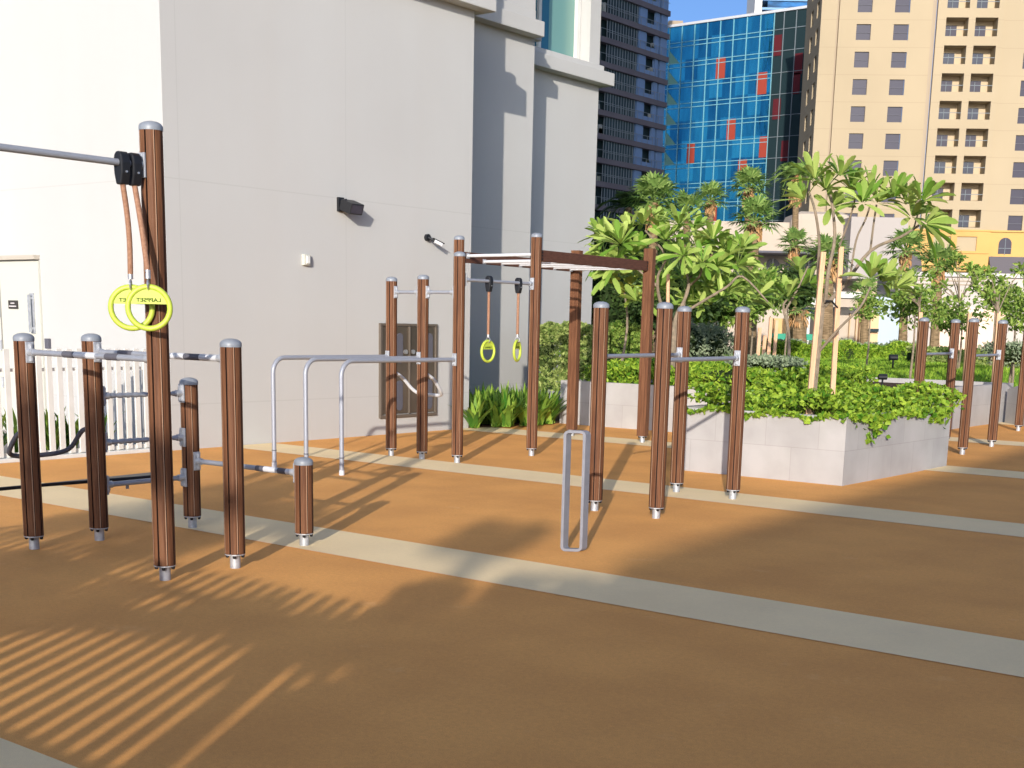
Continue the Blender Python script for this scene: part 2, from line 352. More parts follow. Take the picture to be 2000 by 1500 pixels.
# things fixed to the wall
t = thing('wall_floodlight', (-13.0, 12.72, 3.0), 'black box floodlight mounted on the white wall with its shadow below it', 'light')
m = MB(); m.obox((-12.84, 12.72, 3.075), (1, 0, -.35), (0, 1, 0), (.35, 0, 1), .105, .12, .072); m.build('housing', black, t, bevel=.01)
m = MB(); m.box(-13.0, 12.60, 3.02, -12.96, 12.70, 3.2); m.tube([(-12.97, 12.64, 3.14), (-12.86, 12.64, 3.16)], .02, 8); m.build('bracket', black, t)
m = MB(); m.obox((-12.745, 12.72, 3.042), (1, 0, -.35), (0, 1, 0), (.35, 0, 1), .006, .10, .055); m.build('lens', pane, t)
t = thing('security_camera', (-13.0, 14.40, 2.76), 'small grey camera on a black arm slanting down from the white wall', 'camera')
m = MB(); m.tube([(-13.0, 14.38, 2.79), (-12.955, 14.38, 2.79)], .05, 14); m.tube([(-12.96, 14.38, 2.79), (-12.88, 14.42, 2.74)], .018, 8); m.build('arm', black, t, smooth=True)
m = MB(); m.obox((-12.85, 14.47, 2.715), (.55, .9, -.45), (-.9, .55, 0), (.35, 0, 1), .065, .028, .024); m.build('housing', gripl, t, bevel=.008)
m = MB(); m.obox((-12.85, 14.475, 2.745), (.55, .9, -.45), (-.9, .55, 0), (.35, 0, 1), .09, .036, .005); m.build('sun_shield', black, t)
t = thing('alarm_box', (-13.0, 12.02, 2.29), 'small cream plastic box on the white wall beneath the black floodlight', 'box')
m = MB(); m.box(-13.0, 11.955, 2.29, -12.945, 12.075, 2.43); m.build('case', doorm, t, bevel=.01)
m = MB(); m.box(-12.945, 11.985, 2.31, -12.92, 12.045, 2.41); m.build('cover', white, t, bevel=.008)
# hose cabinet
t = thing('hose_cabinet', (-13.0, 14.0, .24), 'bronze double-door utility cabinet set low in the white wall', 'cabinet')
m = MB(); y0, y1, z0, z1 = 13.40, 14.61, .24, 1.57
for a in ((y0, z0, y1, z0+.04), (y0, z1-.035, y1, z1), (y0, z0+.04, y0+.045, z1-.035), (y1-.045, z0+.04, y1, z1-.035)): m.box(-13.02, a[0], a[1], -12.965, a[2], a[3])
m.build('frame', cabf, t, bevel=.004)
for k in (0, 1):
    ya = y0+.05+k*.56; yb = ya+.545
    m = MB(); m.box(-13.01, ya, z0+.05, -12.985, yb, z1-.045); d = m.build('door', cabm, t, bevel=.006)
    for zc in (1.22, .55):
        m = MB(); yc = ya+.36 if k == 0 else ya+.44
        pts = []
        for i in range(24):
            a = 2*pi*i/24; pts.append((yc+.065*cos(a), zc+.15*(1 if sin(a) > 0 else -1)+.065*sin(a)))
        n0 = len(m.v); m.v += [(-12.975, p[0], p[1]) for p in pts]+[(-12.986, p[0], p[1]) for p in pts]
        m.f.append(tuple(range(24))); [m.f.append((i, i+24, (i+1) % 24+24, (i+1) % 24)) for i in range(24)]
        m.build('vent', grip, d)
    m = MB(); yk = yb-.07 if k == 0 else ya+.07
    m.tube([(-12.985, yk, 1.17), (-12.955, yk, 1.17)], .032, 14); m.build('lock', steel, d, smooth=True)
m = MB(); m.box(-12.99, 13.998, z0+.05, -12.955, 14.012, z1-.045); m.build('centre_strip', cabf, t)

# ------------------------------------------------------------------ white picket fences
def picket_fence(name, y0, y1, x, z0, z1, label, along='y', pitch=.127, pw=.062, curb=True):
    if along == 'y': P = lambda a, b, c: (b, a, c)
    else: P = lambda a, b, c: (a, b, c)
    def bx(m, a0, b0, c0, a1, b1, c1):
        p, q = P(a0, b0, c0), P(a1, b1, c1); m.box(min(p[0], q[0]), min(p[1], q[1]), c0, max(p[0], q[0]), max(p[1], q[1]), c1)
    t = thing(name, P((y0+y1)/2, x, z0), label, 'fence')
    m = MB(); bx(m, y0, x-.03, z0+.05, y1, x+.012, z0+.10); m.build('bottom_rail', white, t)
    m = MB(); bx(m, y0, x-.03, z0+(z1-z0)*.80, y1, x+.012, z0+(z1-z0)*.80+.035); m.build('rail', white, t)
    if curb: m = MB(); bx(m, y0, x-.08, z0-.0, y1, x+.07, z0+.05); m.build('kerb', white, t, bevel=.01)
    y = y0+.03; k = 0
    while y < y1-.05 and k < 100:
        m = MB(); bx(m, y, x+.013, z0+.06, y+pw, x+.04, z1); m.build('picket', white, t); y += pitch; k += 1
    return t
picket_fence('picket_fence', 5.0, 9.80, -13.07, .0, 1.22, 'low white picket fence running up to the corner of the white building')
picket_fence('picket_fence', -9.4, -1.50, -.6, .86, 1.73, 'white picket fence on a low wall behind the viewer', along='x', pitch=.130, pw=.062, curb=False)
m = MB(); m.box(-9.4, -.78, 0, -1.50, -.5, .90); tag(m.build('low_wall', plaster, None), 'low plastered wall carrying the picket fence behind the viewer', 'wall')
m = MB(); m.box(-1.50, -.80, 0, 6, -.55, 1.35); tag(m.build('floor_shade_wall', plaster, None), 'plain plastered wall, unseen, added behind the viewer to shade the floor', 'wall')  # added out of view to shade the floor past the fence end

# ------------------------------------------------------------------ leaves
def rnd(a=1): return random.uniform(-a, a)
def rvec():
    while True:
        v = Vector((rnd(), rnd(), rnd()))
        if .05 < v.length < 1: return v.normalized()
def blade(m, p, d, nrm, L, Wd, droop=.25, fold=.25):
    d = d.normalized(); s = d.cross(nrm)
    if s.length < 1e-3: s = d.cross(Vector((1, 0, 0)))
    s.normalize(); nn = s.cross(d).normalized()
    if nn.z < 0: nn = -nn
    n0 = len(m.v); st = ((.0, .14), (.32, .66), (.68, 1.0), (.92, .72), (1.0, .12))
    for tt, w in st:
        c = p+d*(L*tt)-Vector((0, 0, 1))*(droop*L*tt*tt)
        e = s*(Wd*w*.5); up = nn*(fold*Wd*w*.5)
        m.v += [tuple(c-e+up), tuple(c), tuple(c+e+up)]
    for i in range(4):
        a = n0+i*3; m.f += [(a, a+1, a+4, a+3), (a+1, a+2, a+5, a+4)]
def simple_leaf(m, p, size, d=None, asp=.5):
    d = d or rvec(); s = d.cross(rvec()); s.normalize(); n0 = len(m.v); b = d*size; e = s*(size*asp*.5)
    k = d.cross(s)*(size*.12)
    m.v += [tuple(p-b*.5), tuple(p+e+k), tuple(p+b*.5), tuple(p-e+k)]
    m.f += [(n0, n0+1, n0+2), (n0, n0+2, n0+3)]
def rosette(m, p, axis, n=11, L=.30, Wd=.085):
    axis = axis.normalized(); a = axis.orthogonal().normalized(); b = axis.cross(a)
    o = random.random()*6
    for k in range(n):
        w = o+k*2.399; el = .25+1.25*(k/n)+rnd(.15)
        d = axis*cos(el)+(a*cos(w)+b*sin(w))*sin(el)
        l = L*random.uniform(.72, 1.1)
        blade(m, p+d*.03, d, axis, l, Wd*random.uniform(.8, 1.1), droop=random.uniform(.05, .38), fold=random.uniform(.1, .45))
def leafcloud(m, c, r, n, size, shell=.55, asp=.5, flat=None):
    c = Vector(c)
    for _ in range(n):
        v = rvec(); q = random.uniform(shell, 1.0)*(1+rnd(.08))
        p = c+Vector((v.x*r[0], v.y*r[1], v.z*r[2]))*q
        d = (v+rvec()*.9).normalized()
        simple_leaf(m, p, size*random.uniform(.6, 1.3), d, asp)
def core_blob(m, c, r, k=.7):
    n0 = len(m.v); S, T = 10, 6
    for i in range(T+1):
        th = pi*i/T
        for j in range(S):
            ph = 2*pi*j/S; q = k*(1+rnd(.12)); m.v.append((c[0]+r[0]*q*sin(th)*cos(ph), c[1]+r[1]*q*sin(th)*sin(ph), c[2]+r[2]*q*cos(th)))
    for i in range(T):
        for j in range(S): a = n0+i*S; j2 = (j+1) % S; m.f.append((a+j, a+S+j, a+S+j2, a+j2))
def limb(m, pts, r0, r1, seg=7):
    pts = [Vector(p) for p in pts]; out = []
    for i in range(len(pts)-1):
        p0 = pts[max(i-1, 0)]; p1 = pts[i]; p2 = pts[i+1]; p3 = pts[min(i+2, len(pts)-1)]
        for k in range(4):
            q = k/4; out.append(.5*((2*p1)+(p2-p0)*q+(2*p0-5*p1+4*p2-p3)*q*q+(3*p1-p0-3*p2+p3)*q**3))
    out.append(pts[-1]); N = len(out)
    m.tube(out, [r0+(r1-r0)*i/(N-1) for i in range(N)], seg)

# ------------------------------------------------------------------ exercise posts
def clad_profile():
    pts = []
    for k in range(8):
        a = 2*pi*k/8; R = .0665
        for da, r in ((-18.2, R*.99), (-9, R*1.0), (9, R*1.0), (18.2, R*.99), (18.9, R*.80), (26.1, R*.80)):
            w = a+radians(da); pts.append((r*cos(w), r*sin(w)))
    return pts
PROF = clad_profile()
def make_post(root, x, y, h, foot=.10, label=None):
    m = MB(); m.prism([(x+a, y+b) for a, b in PROF], foot, h-.03); p = m.build('post', [wood, core], root)
    for i, pl in enumerate(p.data.polygons):
        if i >= 2 and (i-2) % 6 in (3, 4, 5): pl.material_index = 1
    if label: p['label'] = label
    m = MB()
    for k in range(1, 8, 2):
        w = 2*pi*(k+.5)/8 - .034; c = Vector((cos(w), sin(w), 0)); s = Vector((-sin(w), cos(w), 0))
        m.obox((x+c.x*.0605, y+c.y*.0605, (foot+h-.03)/2+.001), c, s, (0, 0, 1), .0052, .0021, (h-.03-foot)/2-.004)
    m.build('trim', alu, p)
    m = MB(); m.lathe(x, y, [(.0690, h-.042), (.0695, h-.03), (.0685, h-.016), (.060, h-.004), (.042, h+.006), (.018, h+.011), (.004, h+.0115)], 16); m.build('cap', capm, p, smooth=True)
    m = MB(); m.lathe(x, y, [(.034, 0), (.034, foot-.008)], 16); m.build('foot', galv, p, smooth=True)
    m = MB(); m.lathe(x, y, [(.066, foot-.008), (.066, foot-.001)], 16); m.build('flange', galv, p)
    for k in range(4):
        w = pi/4+k*pi/2; cx, cy = x+.05*cos(w), y+.05*sin(w)
        m = MB(); m.lathe(cx, cy, [(.004, foot-.03), (.011, foot-.026), (.013, foot-.009)], 8); m.build('bolt', black, p, smooth=True)
    return p
def square_post(root, x, y, h, hw=.066, foot=.10):
    pts = []; g = .006
    for k in range(4):
        a = pi/2*k+radians(12); c, q = cos(a), sin(a)
        for u_, v_ in ((hw, -hw+.006), (hw, -g-.022), (hw-.007, -g-.021), (hw-.007, -.021+g), (hw, -.021+g), (hw, .024), (hw-.007, .025), (hw-.007, .036), (hw, .037), (hw, hw-.006)): pts.append((x+u_*c-v_*q, y+u_*q+v_*c))
    p = MB().prism(pts, foot, h).build('post', wood, root)
    m = MB(); m.lathe(x, y, [(.034, 0), (.034, foot-.008)], 16); m.build('foot', galv, p, smooth=True)
    m = MB(); m.lathe(x, y, [(.06, foot-.008), (.06, foot-.001)], 16); m.build('flange', galv, p)
    for k in range(4):
        w = pi/4+k*pi/2; m = MB(); m.lathe(x+.05*cos(w), y+.05*sin(w), [(.004, foot-.03), (.011, foot-.026), (.013, foot-.009)], 8); m.build('bolt', black, p, smooth=True)
    return p
def bar(root, a, b, r=.019, name='bar', mtl=None, grips=()):
    a, b = Vector(a), Vector(b)
    o = MB().tube([a, b], r, 12).build(name, mtl or barm, root, smooth=True)
    for t0, t1, gm in grips:
        MB().tube([a.lerp(b, t0), a.lerp(b, t1)], r+.0025, 12).build('grip', gm, o, smooth=True)
    return o
def bracket(root, p, d):
    """plate clamped on a post face at p, bar leaving along d"""
    p = Vector(p); d = Vector(d).normalized(); s = d.cross(Vector((0, 0, 1)))
    m = MB(); m.obox(p+d*.004, d, s, (0, 0, 1), .007, .030, .070)
    m.obox(p+d*.016+Vector((0, 0, .0)), d, s, (0, 0, 1), .016, .008, .058)
    o = m.build('bracket', galv, root, bevel=.003)
    m = MB(); m.tube([p+d*.012, p+d*.055], .026, 12); m.build('collar', galv, o, smooth=True)
    for z in (-.052, .052):
        m = MB(); m.tube([p+d*.010+Vector((0, 0, z)), p+d*.019+Vector((0, 0, z))], .009, 6); m.build('screw', steel, o)
    return o
def span(root, a, b, z, grips=(), r=.019, ends=(1, 1)):
    A = Vector((a[0], a[1], z)); B = Vector((b[0], b[1], z)); d = (B-A).normalized()
    A2 = A+d*.066; B2 = B-d*.066
    o = bar(root, A2+d*.02, B2-d*.02, r, grips=grips)
    if ends[0]: bracket(root, A2, d)
    if ends[1]: bracket(root, B2, -d)
    return o

# --- station left
a = (-8.06, 4.91); b = (-8.06, 5.43); c = (-6.54, 4.86); d = (-8.06, 6.26); e = (-6.55, 5.42); f = (-6.86, 6.31); z0 = (-6.54, 3.45)
t = thing('exercise_station', (-7.3, 5.4, 0), 'nearest wooden-post workout frame with tall pull-up post, ladder bars and sit-up board', 'gym frame')
for p, h in ((a, 1.46), (b, 1.46), (c, 2.69), (d, 1.14), (e, 1.46), (f, .63), (z0, 2.69)): make_post(t, p[0], p[1], h)
A4 = ((.0, .33, gripl), (.33, .45, grip), (.45, .62, gripl), (.62, .68, grip), (.68, .9, gripl))
span(t, a, c, 1.345, ((.30, .40, grip), (.40, .58, gripl), (.66, .76, grip)))
span(t, b, e, 1.345, ((.18, .30, grip), (.62, .72, gripl), (.72, .84, grip), (.84, .97, gripl)))
def wavy(A, B, z):
    A = Vector((*A, z)); B = Vector((*B, z)); dd = (B-A).normalized(); A += dd*.066; B -= dd*.066
    N = 34; m = MB(); m.tube([A.lerp(B, i/N) for i in range(N+1)], [.0175+.0035*sin(i*1.9) for i in range(N+1)], 10)
    o = m.build('rung', barm, t, smooth=True); bracket(t, B, -dd); bracket(t, A, dd)
wavy(b, d, 1.035); wavy(b, d, .705); span(t, b, d, .40)
span(t, (d[0], d[1]), f, .525, ((.62, .70, grip), (.70, .84, gripl), (.84, .92, grip), (.92, .995, gripl)))
span(t, z0, c, 2.45, r=.02)
# bent push-up handle behind the two short posts
pts = [(-8.12, 5.43, .80), (-8.22, 5.43, .78), (-8.33, 5.41, .66), (-8.37, 5.34, .62), (-8.38, 5.2, .61), (-8.38, 5.05, .61), (-8.36, 4.95, .63), (-8.3, 4.91, .68), (-8.2, 4.91, .78), (-8.12, 4.91, .80)]
m = MB(); limb(m, pts, .017, .017, 10); m.build('push_up_handle', grip, t, smooth=True)
# sit-up board hooked over the lowest rung
m = MB(); m.prism([(-8.30, 6.12), (-8.13, 6.12), (-8.13, 5.85), (-8.17, 5.45), (-8.205, 5.1), (-8.21, 3.3), (-8.225, 3.3), (-8.225, 5.1), (-8.25, 5.5)], .405, .43); m.build('sit_up_board', black, t, bevel=.01)
m = MB(); m.tube([(-8.2, 6.12, .39), (-8.2, 5.55, .375)], .019, 8); m.tube([(-8.217, 3.35, .40), (-8.217, 3.35, 0)], .02, 8)
for y in (5.62, 5.78): m.tube([(-8.2, y, .40), (-8.2, y, .335)], .012, 8)
m.build('board_frame', barm, t, smooth=True)

# --- rings
def ring_set(bx_, bz, c_ring, nrm, R, label, bow=0, lean=0, group=None, hd=(0, 1, 0)):
    """hanger clamp on a bar at bx_, strap down to a ring"""
    p = Vector((bx_[0], bx_[1], bz)); cr = Vector(c_ring)
    t = thing('gymnastic_ring', (cr.x, cr.y, cr.z-R-.02), label, 'ring', group)
    hy = Vector(hd).normalized(); hx = hy.cross(Vector((0, 0, 1)))
    m = MB(); n0 = 0
    prof = [(-.034, .045), (-.014, .062), (.014, .062), (.034, .045), (.042, .0), (.038, -.06), (.022, -.12), (-.022, -.12), (-.038, -.06), (-.042, 0)]
    for s in (-.030, .030): m.v += [tuple(p+hx*(q[0])+Vector((0, 0, q[1]))+hy*s) for q in prof]
    k = len(prof); m.f.append(tuple(range(k))); m.f.append(tuple(range(k, 2*k))[::-1])
    for i in range(k): j = (i+1) % k; m.f.append((i, k+i, k+j, j))
    hg = m.build('hanger', black, t, bevel=.008)
    m = MB(); m.tube([p+hx*-.046+Vector((0, 0, -.05)), p+hx*.046+Vector((0, 0, -.05))], .006, 8); m.build('bolt', steel, hg)
    top = p+Vector((0, 0, -.115)); bot = cr+Vector((0, 0, R+.075))
    dd = (bot-top).length; m = MB(); side = R2
    N = 14; pl = [top.lerp(bot, i/N)+side*(bow*sin(pi*i/N)) for i in range(N+1)]
    m.tube(pl, .0165, 10); m.build('strap', rope, t, smooth=True)
    m = MB(); m.tube([bot+Vector((0, 0, .02)), bot-Vector((0, 0, .03))], .016, 10); m.build('ferrule', steel, t, smooth=True)
    nrm = Vector(nrm).normalized(); sd = nrm.cross(Vector((0, 0, 1))).normalized()
    m = MB(); m.torus(cr+Vector((0, 0, R+.012)), sd, .028, .006, 16, 6); m.build('shackle', steel, t, smooth=True)
    m = MB(); m.torus(cr, nrm, R, .0165, 44, 10); rg = m.build('ring', lime, t, smooth=True)
    # web plate filling the upper part
    m = MB(); rr = R-.006; zc = R*.18; pl = []
    a0 = math.asin(zc/rr)
    for i in range(15):
        a = a0+(pi-2*a0)*i/14; pl.append((rr*cos(a), rr*sin(a)))
    for s in (-.005, .005): m.v += [tuple(cr+sd*q[0]+Vector((0, 0, q[1]))+nrm*s) for q in pl]
    k = len(pl); m.f.append(tuple(range(k))); m.f.append(tuple(range(k, 2*k))[::-1])
    for i in range(k): j = (i+1) % k; m.f.append((i, k+i, k+j, j))
    m.build('web', lime, rg)
    return t, rg, cr, nrm, sd, R
def ring_text(info, mirrored, sz=.03):
    t, rg, cr, nrm, sd, R = info
    cu = bpy.data.curves.new('lettering', 'FONT'); cu.body = 'LAPPSET'; cu.size = sz; cu.align_x = 'CENTER'; cu.align_y = 'CENTER'; cu.extrude = .001; cu.offset = .0006
    tmp = bpy.data.objects.new('tmp', cu); COL.objects.link(tmp); dg = bpy.context.evaluated_depsgraph_get()
    me = bpy.data.meshes.new_from_object(tmp.evaluated_get(dg)); bpy.data.objects.remove(tmp)
    V = []; x = sd.copy()
    view = (Vector((0, 0, CH))-cr); view.z = 0
    nn = nrm if nrm.dot(view) > 0 else -nrm
    x = Vector((0, 0, 1)).cross(nn).normalized()
    if mirrored: x = -x
    for v in me.vertices: V.append(tuple(cr+x*v.co.x*1.25+Vector((0, 0, v.co.y+R*.36))+nn*(.0065+v.co.z)))
    m = MB(); m.v = V; m.f = [tuple(p.vertices) for p in me.polygons]; m.build('lettering', limetxt, rg)
def onx(px, py, X): r_ = ray(px, py); return Vector((0, 0, CH))+r_*(X/r_.x)
q1 = onx(257, 601, -6.57); q2 = onx(291, 601, -6.40)
h1 = onx(262, 340, -6.54).y; h2 = onx(281, 340, -6.54).y
i1 = ring_set((-6.54, 4.655), 2.45, q1, (.72, -.69, 0), .118, 'lime gymnastic ring further from the tall post, partly hidden by its twin', bow=.012)
i2 = ring_set((-6.54, 4.735), 2.45, q2, (.72, -.69, 0), .118, 'lime gymnastic ring with dark lettering hanging right against the tall post', bow=.004)
ring_text(i2, True, .030); ring_text(i1, True, .030)

# --- station middle
g_ = (-10.86, 11.41); h_ = (-10.35, 11.40); i_ = (-9.81, 11.41); j_ = (-11.0, 12.78); k_ = (-9.76, 12.76); l_ = (-11.14, 15.52); m_ = (-9.87, 15.45)
t = thing('exercise_station', (-10.4, 13, 0), 'large wooden-post workout frame with monkey bars and curved parallel tubes by the white wall', 'gym frame')
for p, h in ((g_, 2.10), (h_, 2.12), (i_, 2.37), (j_, 2.66), (k_, 2.66)): make_post(t, p[0], p[1], h)
for p in (l_, m_): square_post(t, p[0], p[1], 2.64)
span(t, g_, h_, 1.935); span(t, h_, i_, 1.935); span(t, (i_[0]+.02, i_[1]), k_, 2.075, r=.018)
for p in (g_, h_, i_):
    x = p[0]; y1 = p[1]-.066; zt = 1.185; yb = 9.56; pts = [(x, y1-.02, zt), (x, 10.4, zt), (x, yb+.16, zt)]
    for q in range(1, 9): w = pi/2*q/8; pts.append((x, yb+.16-.16*sin(w), zt-.16+.16*cos(w)))
    pts.append((x, yb, 0))
    m = MB(); m.tube(pts, .0245, 12); tb = m.build('parallel_bar', barm, t, smooth=True)
    m = MB(); m.lathe(x, yb, [(.028, 0), (.028, .055)], 12); m.build('foot', gripl, tb, smooth=True)
    m = MB(); m.lathe(x, yb, [(.0262, .18), (.0262, .192)], 12); m.build('joint_sleeve', grip, tb)
    bracket(t, (x, y1, zt), (0, -1, 0))
def beam(p, q, z, x_off=0):
    A = Vector((p[0], p[1]+.06, z)); B = Vector((q[0], q[1]-.06, z)); dd = B-A
    m = MB(); m.obox((A+B)/2, dd, dd.cross(Vector((0, 0, 1))), (0, 0, 1), dd.length/2, .024, .066); o = m.build('beam', wooddark, t, bevel=.004)
    for P_, s in ((A, 1), (B, -1)):
        for zz in (-.04, 0, .04):
            m = MB(); m.tube([P_+dd.normalized()*s*.03+Vector((.024, 0, zz)), P_+dd.normalized()*s*.03+Vector((.034, 0, zz))], .009, 6); m.build('bolt', black, o)
beam(j_, l_, 2.41); beam(k_, m_, 2.41)
for y in (12.93, 13.28, 13.68, 14.09, 14.50, 14.92, 15.34):
    fr_ = (y-12.77)/2.7; xa = j_[0]+(l_[0]-j_[0])*fr_+.024; xb = k_[0]+(m_[0]-k_[0])*fr_-.024
    zr = 2.43 if y < 13 else 2.375
    o = MB().tube([(xa, y, zr), (xb, y, zr)], .0195, 12).build('rung', gripl, t, smooth=True)
    for x_, s in ((xa, 1), (xb, -1)):
        MB().obox((x_+s*.006, y, zr), (1, 0, 0), (0, 1, 0), (0, 0, 1), .006, .03, .032).build('mount', galv, o)
for x0_, x1_ in ((g_, h_),):
    pts = [(x0_[0], 11.47, 1.00), (x0_[0]+.01, 11.6, .93), (x0_[0]+.03, 11.74, .80), (x0_[0]+.09, 11.82, .74), (x0_[0]+.25, 11.84, .735), (x1_[0]-.09, 11.82, .74), (x1_[0]-.02, 11.74, .80), (x1_[0]-.0, 11.6, .93), (x1_[0], 11.47, 1.00)]
    m = MB(); limb(m, pts, .021, .021, 10); o = m.build('push_up_handle', gripl, t, smooth=True)
q3 = onx(953, 686, -9.79); q4 = onx(1010, 685, -9.79)
i3 = ring_set((-9.79, q3.y), 2.075, q3, (.97, .02, 0), .118, 'lime ring seen in front of the grey shadow on the far wall', bow=0)
i4 = ring_set((-9.79, q4.y), 2.075, q4, (.97, .34, 0), .118, 'lime ring nearer to the tall monkey-bar post, against the pale wall', bow=0)
ring_text(i3, False, .026); ring_text(i4, False, .026)

# --- parallel pull-up pairs
def pair(p, q, h, z, label):
    t = thing('pull_up_frame', ((p[0]+q[0])/2, (p[1]+q[1])/2, 0), label, 'gym frame', None)
    make_post(t, *p, h); make_post(t, *q, h); span(t, p, q, z, r=.019); return t
pair((-6.44, 9.35), (-6.62, 11.02), 1.79, 1.34, 'left one of the two waist-high post pairs before the planter, bar between posts')
pair((-5.81, 9.36), (-5.96, 10.96), 1.79, 1.33, 'right one of the two post pairs before the planter, standing nearest the stone corner')
pair((-6.74, 17.45), (-6.90, 19.08), 1.79, 1.31, 'far post pair directly behind the right end of the stone planter')
pair((-6.08, 17.48), (-6.22, 19.07), 1.79, 1.31, 'far post pair further right, its near post beside the planter end')
t = thing('exercise_station', (-6.95, 22.6, 0), 'farthest wooden-post frame cut by the right edge of the photo', 'gym frame')
make_post(t, -6.95, 22.6, 1.79); make_post(t, -5.4, 22.7, 1.79); span(t, (-6.95, 22.6), (-5.4, 22.7), 1.31)

# balance beam beyond
t = thing('balance_beam', (-8.5, 25.2, 0), 'low brown balance beam on short capped posts at the edge of the lawn', 'beam')
pb = [at(1923, 802, 26.6), at(1790, 795, 26.9)]
for p in pb: make_post(t, p.x, p.y, .47)
dv = Vector((pb[0].x-pb[1].x, pb[0].y-pb[1].y, 0)); cc = (pb[0]+pb[1])/2
m = MB(); m.obox((cc.x, cc.y, .37), dv, dv.cross(Vector((0, 0, 1))), (0, 0, 1), dv.length/2-.06, .05, .08); m.build('beam', wooddark, t, bevel=.01)
m = MB(); m.obox((pb[1].x+.3, pb[1].y+2.2, .37), (1, .2, 0), (-.2, 1, 0), (0, 0, 1), 1.25, .25, .06); t2 = thing('stone_bench', (pb[1].x+.3, pb[1].y+2.2, 0), 'pale stone slab bench just behind the balance beam', 'bench'); m.build('seat', stone_cap, t2, bevel=.01)
m = MB(); m.obox((pb[1].x-.4, pb[1].y+2.06, .16), (1, .2, 0), (-.2, 1, 0), (0, 0, 1), .12, .2, .155); m.obox((pb[1].x+1.0, pb[1].y+2.34, .16), (1, .2, 0), (-.2, 1, 0), (0, 0, 1), .12, .2, .155); m.build('support', stone_cap, t2)

# --- steel step frame
def loop_frame():
    c = Vector((-5.345, 7.515, 0)); u = (Vector((-5.30, 7.56, 0))-Vector((-5.40, 7.46, 0))).normalized(); n = u.cross(Vector((0, 0, 1)))
    u = (R2*.97+F2*-.05).normalized(); n = u.cross(Vector((0, 0, 1)))
    hw, H, r, th, dp = .078, .865, .035, .012, .030
    def path(o):
        pts = []
        for cx, cz, a0 in ((hw-r, H-r, 0), (-hw+r, H-r, 90), (-hw+r, r, 180), (hw-r, r, 270)):
            for q in range(7):
                w = radians(a0+90*q/6); pts.append((cx+(r+o)*cos(w), cz+(r+o)*sin(w)))
        return pts
    P0, P1 = path(0), path(-th*1.6); k = len(P0); m = MB()
    n = (n-u*.75).normalized()
    for P_, s in ((P0, -1), (P0, 1), (P1, 1), (P1, -1)): m.v += [tuple(c+u*p[0]+Vector((0, 0, p[1]+.006))+n*(dp*s)) for p in P_]
    for i in range(k):
        j = (i+1) % k
        for q in range(4): q2 = (q+1) % 4; m.f.append((q*k+i, q*k+j, q2*k+j, q2*k+i))
    o = m.build('steel_loop_frame', mat('loop_grey', (.21, .215, .245), .5, .1, var=(.18, .185, .21), scale=12), None, smooth=True)
    tag(o, 'slim upright grey steel loop standing alone on the tan floor', 'frame')
loop_frame()
m = MB(); m.torus((-12.48, 16.9, .012), (0, 0, 1), .085, .01, 24, 6); o = m.build('floor_drain', grip, None, smooth=True); tag(o, 'small round drain ring in the floor beside the back planter', 'drain')

# ------------------------------------------------------------------ planters
def planter(name, outer, h, label, wt=.10, soilz=None):
    c = Vector((sum(p[0] for p in outer)/len(outer), sum(p[1] for p in outer)/len(outer), 0))
    t = thing(name, tuple(c), label, 'planter')
    k = len(outer); ins = []
    for i in range(k):
        p0, p1, p2 = Vector(outer[i-1]), Vector(outer[i]), Vector(outer[(i+1) % k])
        e1 = (p1-p0).normalized(); e2 = (p2-p1).normalized(); n1 = Vector((-e1.y, e1.x)); n2 = Vector((-e2.y, e2.x))
        bis = (n1+n2).normalized(); ins.append(p1+bis*(wt/max(.3, bis.dot(n1))))
    m = MB(); m.v = [(p[0], p[1], 0) for p in outer]+[(p[0], p[1], h) for p in outer]+[(p[0], p[1], h) for p in ins]+[(p[0], p[1], .2) for p in ins]
    for i in range(k):
        j = (i+1) % k
        m.f += [(i, j, k+j, k+i), (k+i, k+j, 2*k+j, 2*k+i), (2*k+i, 2*k+j, 3*k+j, 3*k+i)]
    m.build('wall', stone, t)
    m = MB(); z = soilz or h-.09; m.v = [(p[0], p[1], z) for p in ins]; m.f = [tuple(range(k))]; m.build('soil', soil, t)
    return t
planter('stone_planter', [(-7.73, 12.80), (-5.68, 12.80), (-5.66, 15.76), (-6.3, 16.6), (-7.73, 16.6)], .72, 'pale grey stone planter with trailing leaves and a staked frangipani')
planter('stone_planter', [(-12.74, 17.4), (-7.85, 17.4), (-7.85, 25), (-12.74, 25)], .71, 'long pale stone planter behind the monkey bars holding hedges and a frangipani')
t = thing('stone_planter', (-5, 26, 0), 'grey planter wall with sloping top behind the far posts at the right edge', 'planter')
p0 = at(1962, 825, 24); p1 = at(2060, 850, 22); m = MB()
pa = Vector((p0.x, p0.y)); pb_ = Vector((p1.x, p1.y)); nn = (pb_-pa).normalized(); nv = Vector((-nn.y, nn.x))*.25
m.v = [(pa.x, pa.y, 0), (pb_.x, pb_.y, 0), (pb_.x, pb_.y, 1.0), (pa.x, pa.y, .62), (pa.x+nv.x, pa.y+nv.y, 0), (pb_.x+nv.x, pb_.y+nv.y, 0), (pb_.x+nv.x, pb_.y+nv.y, 1.0), (pa.x+nv.x, pa.y+nv.y, .62)]
m.f = [(0, 1, 2, 3), (7, 6, 5, 4), (3, 2, 6, 7), (0, 3, 7, 4), (1, 5, 6, 2)]; m.build('wall', stone, t)

